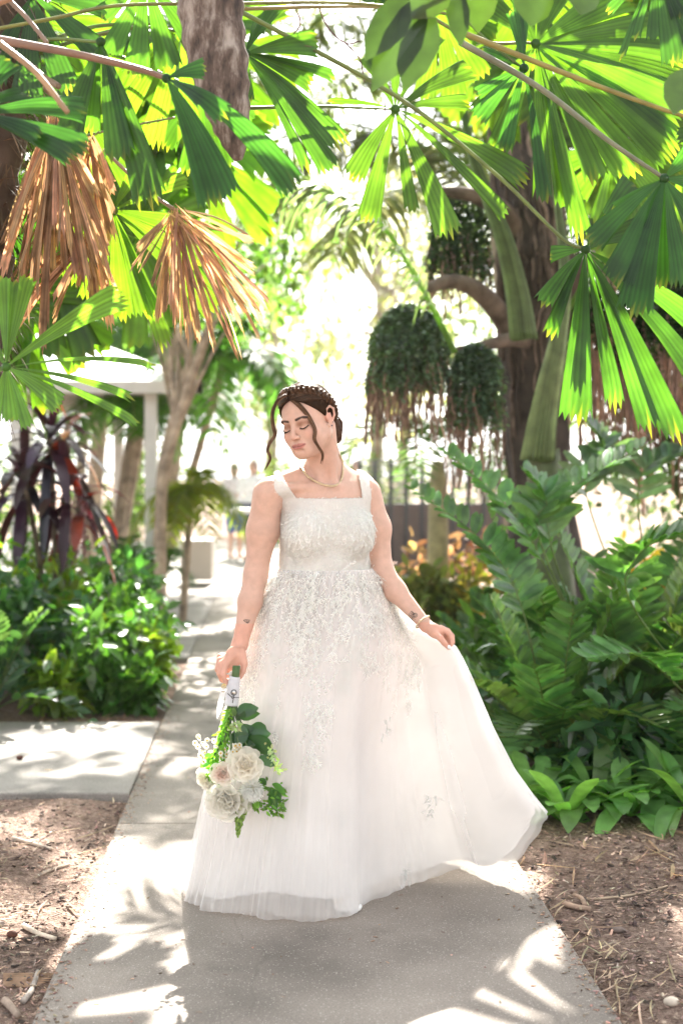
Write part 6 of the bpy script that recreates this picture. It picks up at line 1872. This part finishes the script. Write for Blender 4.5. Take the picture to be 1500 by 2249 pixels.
def added_shade_tree(base, top, x0, x1, y0, y1, ncl, n, label, dens=None):
    o = empty('added_shade_tree', base, label, 'tree')
    x = rng.uniform(x0, x1, ncl); y = rng.uniform(y0, y1, ncl)
    t = 5.4 + .85 * y + rng.uniform(0, 1.6, ncl)
    cl = np.stack([x, y, 0 * x], 1) + SD * t[:, None]
    cl = cl[~in_gap(cl, .05)]
    mb = MB(); P = curve_pts([base, (np.asarray(base) + top) / 2 + [.1, 0, 0], top], 20)
    tube(mb, P, np.linspace(.26, .14, 20), 10, (.2, .15, .11)); t_o = mb.build('trunk', M_BARK, o)
    mb = MB()
    for q in cl[::7]:
        s_ = P[int(rng.integers(12, 19))]
        L = curve_pts([s_, (s_ + q) / 2 + [0, 0, .5], q], 12)
        if in_gap(L).any() or (L[:, 2] < 1.9 + .334 * L[:, 1]).sum() > 4: continue
        tube(mb, L, np.linspace(.07, .015, 12), 6, (.2, .15, .11))
    if mb.n: mb.build('limb', M_BARK, t_o)
    k = rng.integers(0, len(cl), n)
    P0 = cl[k] + rng.normal(0, .26, (n, 3)); P0 = P0[~in_gap(P0)]
    n = len(P0)
    D = unit(rng.normal(0, 1, (n, 3)) + [0, 0, -.2]); S = unit(np.cross(D, rng.normal(0, .5, (n, 3)) + [0, 0, 1]))
    mb = MB(); strips(mb, P0, D, S, .20 * rng.uniform(.6, 1.2, n), .05, .1, nseg=2, fold=.25, C=var((.05, .11, .03), n, .25)); mb.build('crown', M_LEAF, o)


added_shade_tree((5.2, 15.5, 0), np.array([4.0, 14.5, 6.0]), .35, 3.4, 3.2, 9.8, 130, 14000, 'unseen tall tree added at the right, its crown shaped to shade the right bed')
added_shade_tree((-5.2, 16., 0), np.array([-3.6, 14.5, 6.0]), -3.6, .35, 3.2, 9.6, 105, 10000, 'unseen tall tree added at the left, its crown shaped to throw dappled shade on the path')
# ---------------------------------------------------------------- the bouquet
BY_ = 4.42
bq = empty('bouquet', W(512, 1530, BY_), 'hanging bouquet of cream roses, daisies and dark green leaves with white ribboned handle', 'bouquet')
mb = MB()
for k in range(14):
    o = rng.normal(0, 4, 2); a = k / 14 * 6.28
    P = [W(520 + 6 * math.cos(a), 1462, BY_ + .008 * math.sin(a)), W(513 + 7 * math.cos(a), 1530, BY_ + .010 * math.sin(a)), W(510 + 16 * math.cos(a), 1580, BY_ + .02 * math.sin(a)), W(520 + 50 * math.cos(a), 1660, BY_ + .05 * math.sin(a))]
    tube(mb, curve_pts(P, 12), .0035, 6, (.07, .13, .035))
mb.build('stems', M_STEM, bq)
mb = MB()
P = curve_pts([W(516, 1486, BY_), W(512, 1515, BY_), W(509, 1549, BY_)], 20)
tube(mb, P, np.interp(np.linspace(0, 1, 20), [0, .5, 1], [.0165, .0205, .0215]) * (1 + .03 * np.sin(np.arange(20) * 1.9)), 18, (.82, .82, .86))
strips(mb, [W(494, 1505, BY_ - .01)], [(-.25, 0, -1)], [(1, 0, 0)], .10, .009, .1, C=(.84, .84, .86), prof=PROF_STRAP, nseg=6)
mb.build('ribbon_wrap', M_SATIN, bq)
mb = MB()
def ring_(c, r, rr, col_, n=16, sq=1.):
    a = np.linspace(0, 2 * math.pi, n); tube(mb, np.asarray(c) + np.stack([np.cos(a) * r, 0 * a, np.sin(a) * r * sq], 1), rr, 5, col_, False)
c = W(514, 1521, BY_ - .025); ring_(c, .0085, .0014, (.10, .10, .10)); ball(mb, c, (.006, .001, .006), (.5, .5, .48), 6)
for p_, q_ in (((514, 1528), (511, 1544)), ((500, 1523), (510, 1532)), ((526, 1532), (512, 1532))):
    tube(mb, [W(*p_, BY_ - .025), W(*q_, BY_ - .025)], .0012, 5, (.10, .10, .10))
ring_(W(511, 1532, BY_ - .026), .0028, .0012, (.1, .1, .1), 9)
mb.build('charm', M_METAL, bq)
mb = MB(); c = W(492, 1508, BY_ - .03)
for k in range(3): ring_(c + [0, 0, .003 * k], .0070 - .001 * k, .0014, (.62, .50, .25), 14, .6)
ball(mb, W(491, 1517, BY_ - .032), .0062, (.85, .83, .78), 8)
mb.build('pearl_brooch', M_METAL, bq)


def petal(mb, c, d, s, L, w, cup, col_):
    """one cupped petal from c along d"""
    strips(mb, [c], [d], [s], L, w, cup, (0, 0, 1) if False else tuple(-np.cross(unit(s), unit(d))), prof=[(0, .35), (.3, .8), (.65, 1.), (.88, .8), (1, .35)], nseg=7, fold=-.45, C=col_)


def rose(px, py, Y, R, c0, c1, name, n=34, face=(-.15, -1, -.25), lab=None):
    C0 = W(px, py, Y); A = unit(face); X = unit(np.cross(A, [0, 0, 1.])); U = np.cross(X, A)
    mb = MB()
    for k in range(n):
        f = k / (n - 1); a = k * 2.4
        rad = X * math.cos(a) + U * math.sin(a)
        open_ = .15 + 1.15 * f
        d = unit(A * math.cos(open_) + rad * math.sin(open_)); s = np.cross(A, rad)
        L = R * (.62 + .50 * f); w = R * (.26 + .38 * f)
        cc = np.asarray(c1) * (1 - f) + np.asarray(c0) * f
        strips(mb, [C0 - A * R * .45 + rad * R * .05 * f], [d], [s], L, w, .28 * (1 - f * .2), tuple(A * .6 - rad * (.8 - f * 1.3)), prof=[(0, .4), (.3, .85), (.6, 1.), (.85, .85), (1, .35)], nseg=8, fold=.45, C=cc * math.exp(rng.normal(0, .04)))
    ball(mb, C0 - A * R * .35, R * .42, c0, 8)
    o = mb.build(name, M_PETAL, bq)
    if lab: o['label'] = lab


CRM = (.96, .93, .85)
rose(540, 1682, BY_ - .06, .052, CRM, (.95, .90, .78), 'rose', 30, (.1, -1, .0), 'large open cream rose')
rose(487, 1700, BY_ - .055, .034, (.95, .90, .82), (.92, .72, .62), 'rose', 30, (-.1, -1, .1), 'smaller cream rose with blush heart')
rose(495, 1765, BY_ - .05, .060, (.93, .91, .84), (.95, .93, .84), 'peony', 40, (-.2, -1, -.35))
rose(448, 1712, BY_ + .01, .034, (.95, .93, .86), (.92, .88, .72), 'rose', 30, (-.7, -.7, -.2), 'pale rose at the outer left')
rose(535, 1765, BY_ - .02, .035, (.95, .93, .86), (.92, .88, .72), 'rose', 28, (.2, -.9, -.5), 'small white rose beside the flower spike')
rose(470, 1730, BY_ + .04, .040, (.88, .84, .74), (.85, .8, .6), 'rose', 30, (-.5, -.6, -.6), 'half hidden cream rose low at the back')
mb = MB(); C0 = W(554, 1732, BY_ - .05); n = 520
d = unit(rng.normal(0, 1, (n, 3)) + [.0, -.55, -.25]); Lm = .034
strips(mb, C0 + d * .008, d, np.cross(d, [0, 0, 1.]), Lm * rng.uniform(.8, 1.02, n), .0024, .15, tuple(np.array([0, 0, -1.])), prof=PROF_OBL, nseg=4, fold=.7, C=var((.93, .93, .88), n, .04, .01)); ball(mb, C0, .020, (.8, .78, .6), 8)
mb.build('chrysanthemum', M_PETAL, bq)
# snapdragon spike pointing down
mb = MB(); P = curve_pts([W(535, 1750, BY_ - .03), W(528, 1790, BY_ - .03), W(522, 1838, BY_ - .03)], 30)
tube(mb, P, np.linspace(.004, .002, 30), 6, (.25, .42, .10))
for k in range(46):
    f = k / 45; i = int(f * 29); a = k * 2.4
    q = P[i] + np.array([math.cos(a), math.sin(a) * .8, .1]) * np.interp(f, [0, .35, .7, 1], [.022, .016, .009, .003])
    s_ = np.interp(f, [0, .35, .7, 1], [.010, .008, .0055, .0035])
    ball(mb, q, (s_, s_, s_ * 1.35), np.array([.80, .80, .62]) if f < .42 else np.array([.34, .50, .12]), 6)
mb.build('snapdragon', M_PETAL, bq)
# leaves
mb = MB()
for tip, root, w_, c in [((570, 1546), (520, 1566), 20, DG), ((572, 1566), (525, 1575), 16, DG), ((588, 1608), (545, 1600), 26, DG), ((598, 1622), (546, 1615), 20, DG), ((606, 1660), (546, 1618), 26, DG), ((580, 1662), (545, 1618), 24, DG), ((520, 1650), (545, 1612), 22, DG), ((515, 1606), (546, 1614), 20, DG),
                         ((606, 1684), (570, 1660), 14, DG), ((628, 1744), (598, 1722), 14, (.05, .13, .04)), ((618, 1762), (596, 1736), 13, (.05, .13, .04)), ((608, 1778), (592, 1745), 13, (.05, .13, .04)), ((585, 1725), (570, 1710), 10, DG), ((570, 1778), (552, 1752), 12, (.12, .24, .06)), ((560, 1784), (556, 1755), 10, (.12, .24, .06)),
                         ((480, 1636), (505, 1600), 16, (.05, .14, .05)), ((505, 1580), (515, 1556), 12, (.12, .2, .1)), ((472, 1690), (450, 1665), 16, (.08, .2, .04)), ((530, 1640), (520, 1600), 26, DG), ((560, 1640), (530, 1590), 24, DG), ((600, 1640), (560, 1630), 20, DG), ((440, 1690), (470, 1650), 14, (.08, .2, .04))]:
    A = W(root[0], root[1], BY_ - .02 + rng.normal(0, .012)); Bq = W(tip[0], tip[1], BY_ - .03 + rng.normal(0, .02)); L = np.linalg.norm(Bq - A)
    strips(mb, [A], [Bq - A], [np.cross(Bq - A, [rng.normal(0, .4), 1, rng.normal(0, .3)])], L, w_ / FPX * BY_ * .85, rng.normal(0, .08), prof=PROF_LEAF, nseg=8, fold=.25, C=np.asarray(c) * math.exp(rng.normal(0, .15)))
mb.build('dark_leaves', M_LEAF, bq)
mb = MB()
n = 620
t = rng.random(n); cx = 507 - 58 * t * rng.uniform(.2, 1.0, n); cyy = 1556 + 150 * t + rng.normal(0, 7, n)
P0 = np.array([W(a, b, BY_ + rng.normal(0, .025)) for a, b in zip(cx, cyy)])
D = unit(rng.normal(0, 1, (n, 3)) + [-.3, 0, -.9])
strips(mb, P0, D, np.cross(D, [0, 1, 0.]), rng.uniform(.010, .024, n), .0035, .1, prof=PROF_LEAF, nseg=3, C=var((.13, .30, .03), n, .25))
mb.build('fine_greenery', M_LEAF, bq)
mb = MB(); n = 130; a = rng.uniform(0, 1, n)
P0 = np.array([W(560 + 62 * q, 1700 + 75 * rng.random() + 20 * q, BY_ + rng.normal(0, .02)) for q in a]); D = unit(rng.normal(0, 1, (n, 3)) + [.4, 0, -.5])
strips(mb, P0, D, np.cross(D, [0, 1, 0.]), rng.uniform(.012, .028, n), .0045, .1, prof=PROF_LEAF, nseg=3, C=var((.09, .20, .04), n, .25))
mb.build('leafy_sprays', M_LEAF, bq)
mb = MB(); n = 70
P0 = np.array([W(*p) for p in [(590 + 26 * q + rng.normal(0, 5), 1636 + 60 * q + rng.normal(0, 5), BY_ - .05) for q in rng.random(40)] + [(505 + 22 * q + rng.normal(0, 5), 1588 + 14 * rng.random(), BY_ - .05) for q in rng.random(30)]]); D = unit(rng.normal(0, 1, (n, 3)) + [.2, -.2, -.3])
strips(mb, P0, D, np.cross(D, [0, 1, 0.]), rng.uniform(.012, .02, n), .0042, .1, prof=PROF_LEAF, nseg=3, C=var((.42, .52, .30), n, .15))
mb.build('variegated_leaves', M_LEAF, bq)
for k in range(42):
    mq = MB()
    q = W(rng.uniform(428, 500), rng.uniform(1610, 1690), BY_ - .02 + rng.normal(0, .02)) if k < 30 else W(rng.uniform(500, 535), rng.uniform(1635, 1655), BY_ - .05)
    A = unit(rng.normal(0, .5, 3) + [-.2, -1, .1]); X = unit(np.cross(A, [0, 0, 1.])); U = np.cross(X, A); a = np.arange(11) * 2 * math.pi / 11
    d = np.outer(np.cos(a), X) + np.outer(np.sin(a), U) + A * .25
    strips(mq, q + 0 * d, d, np.cross(d, A), .0095, .0024, 0, prof=PROF_OBL, nseg=2, C=(.88, .86, .74)); ball(mq, q + A * .001, .0030, (.72, .48, .06), 5)
    mq.build('daisy', M_PETAL, bq)

# ---------------------------------------------------------------- thin scattering volume added for the veil of flare and overexposure
mb = MB(); box(mb, (0, 24, 6.0), (70, 62, 15.0), 0, (1, 1, 1))
hz = mb.build('flare_veil', None, smooth=False)
tag(hz, kind='stuff')
m, nt, out = _mat('flare_veil_volume')
pv = nt.nodes.new('ShaderNodeVolumePrincipled'); pv.inputs['Color'].default_value = (.97, .98, 1., 1); pv.inputs['Density'].default_value = .0003; pv.inputs['Anisotropy'].default_value = .35
nt.links.new(pv.outputs[0], out.inputs['Volume'])
hz.data.materials.append(m)

# repeats of one kind share a group
GR = {'fan_palm': 'fan palms arching over the path', 'feather_palm': 'feather palms behind the beds', 'cardboard_palm': 'cardboard palms in the beds', 'shrub': 'shrubs in the beds', 'bush': 'bushes beyond the plaza',
      'croton': 'coloured crotons behind the right bed', 'broad_leaf_plant': 'broad-leaved plants at the front of the right bed', 'background_tree': 'trees of the far background', 'trailing_epiphyte': 'trailing plants hung on the big tree',
      'leaning_tree': 'leaning trees by the shelter', 'added_shade_tree': 'unseen trees added to shade the path and beds', 'strap_plant': 'strappy plants by the path edge', 'fallen_twig': 'twigs fallen on the mulch', 'fallen_stick': 'sticks fallen on the mulch', 'seed_pod': 'fallen seed pods'}
for o in sc.objects:
    if o.parent is None and o.name.split('.')[0] in GR and 'group' not in o:
        o['group'] = GR[o.name.split('.')[0]]
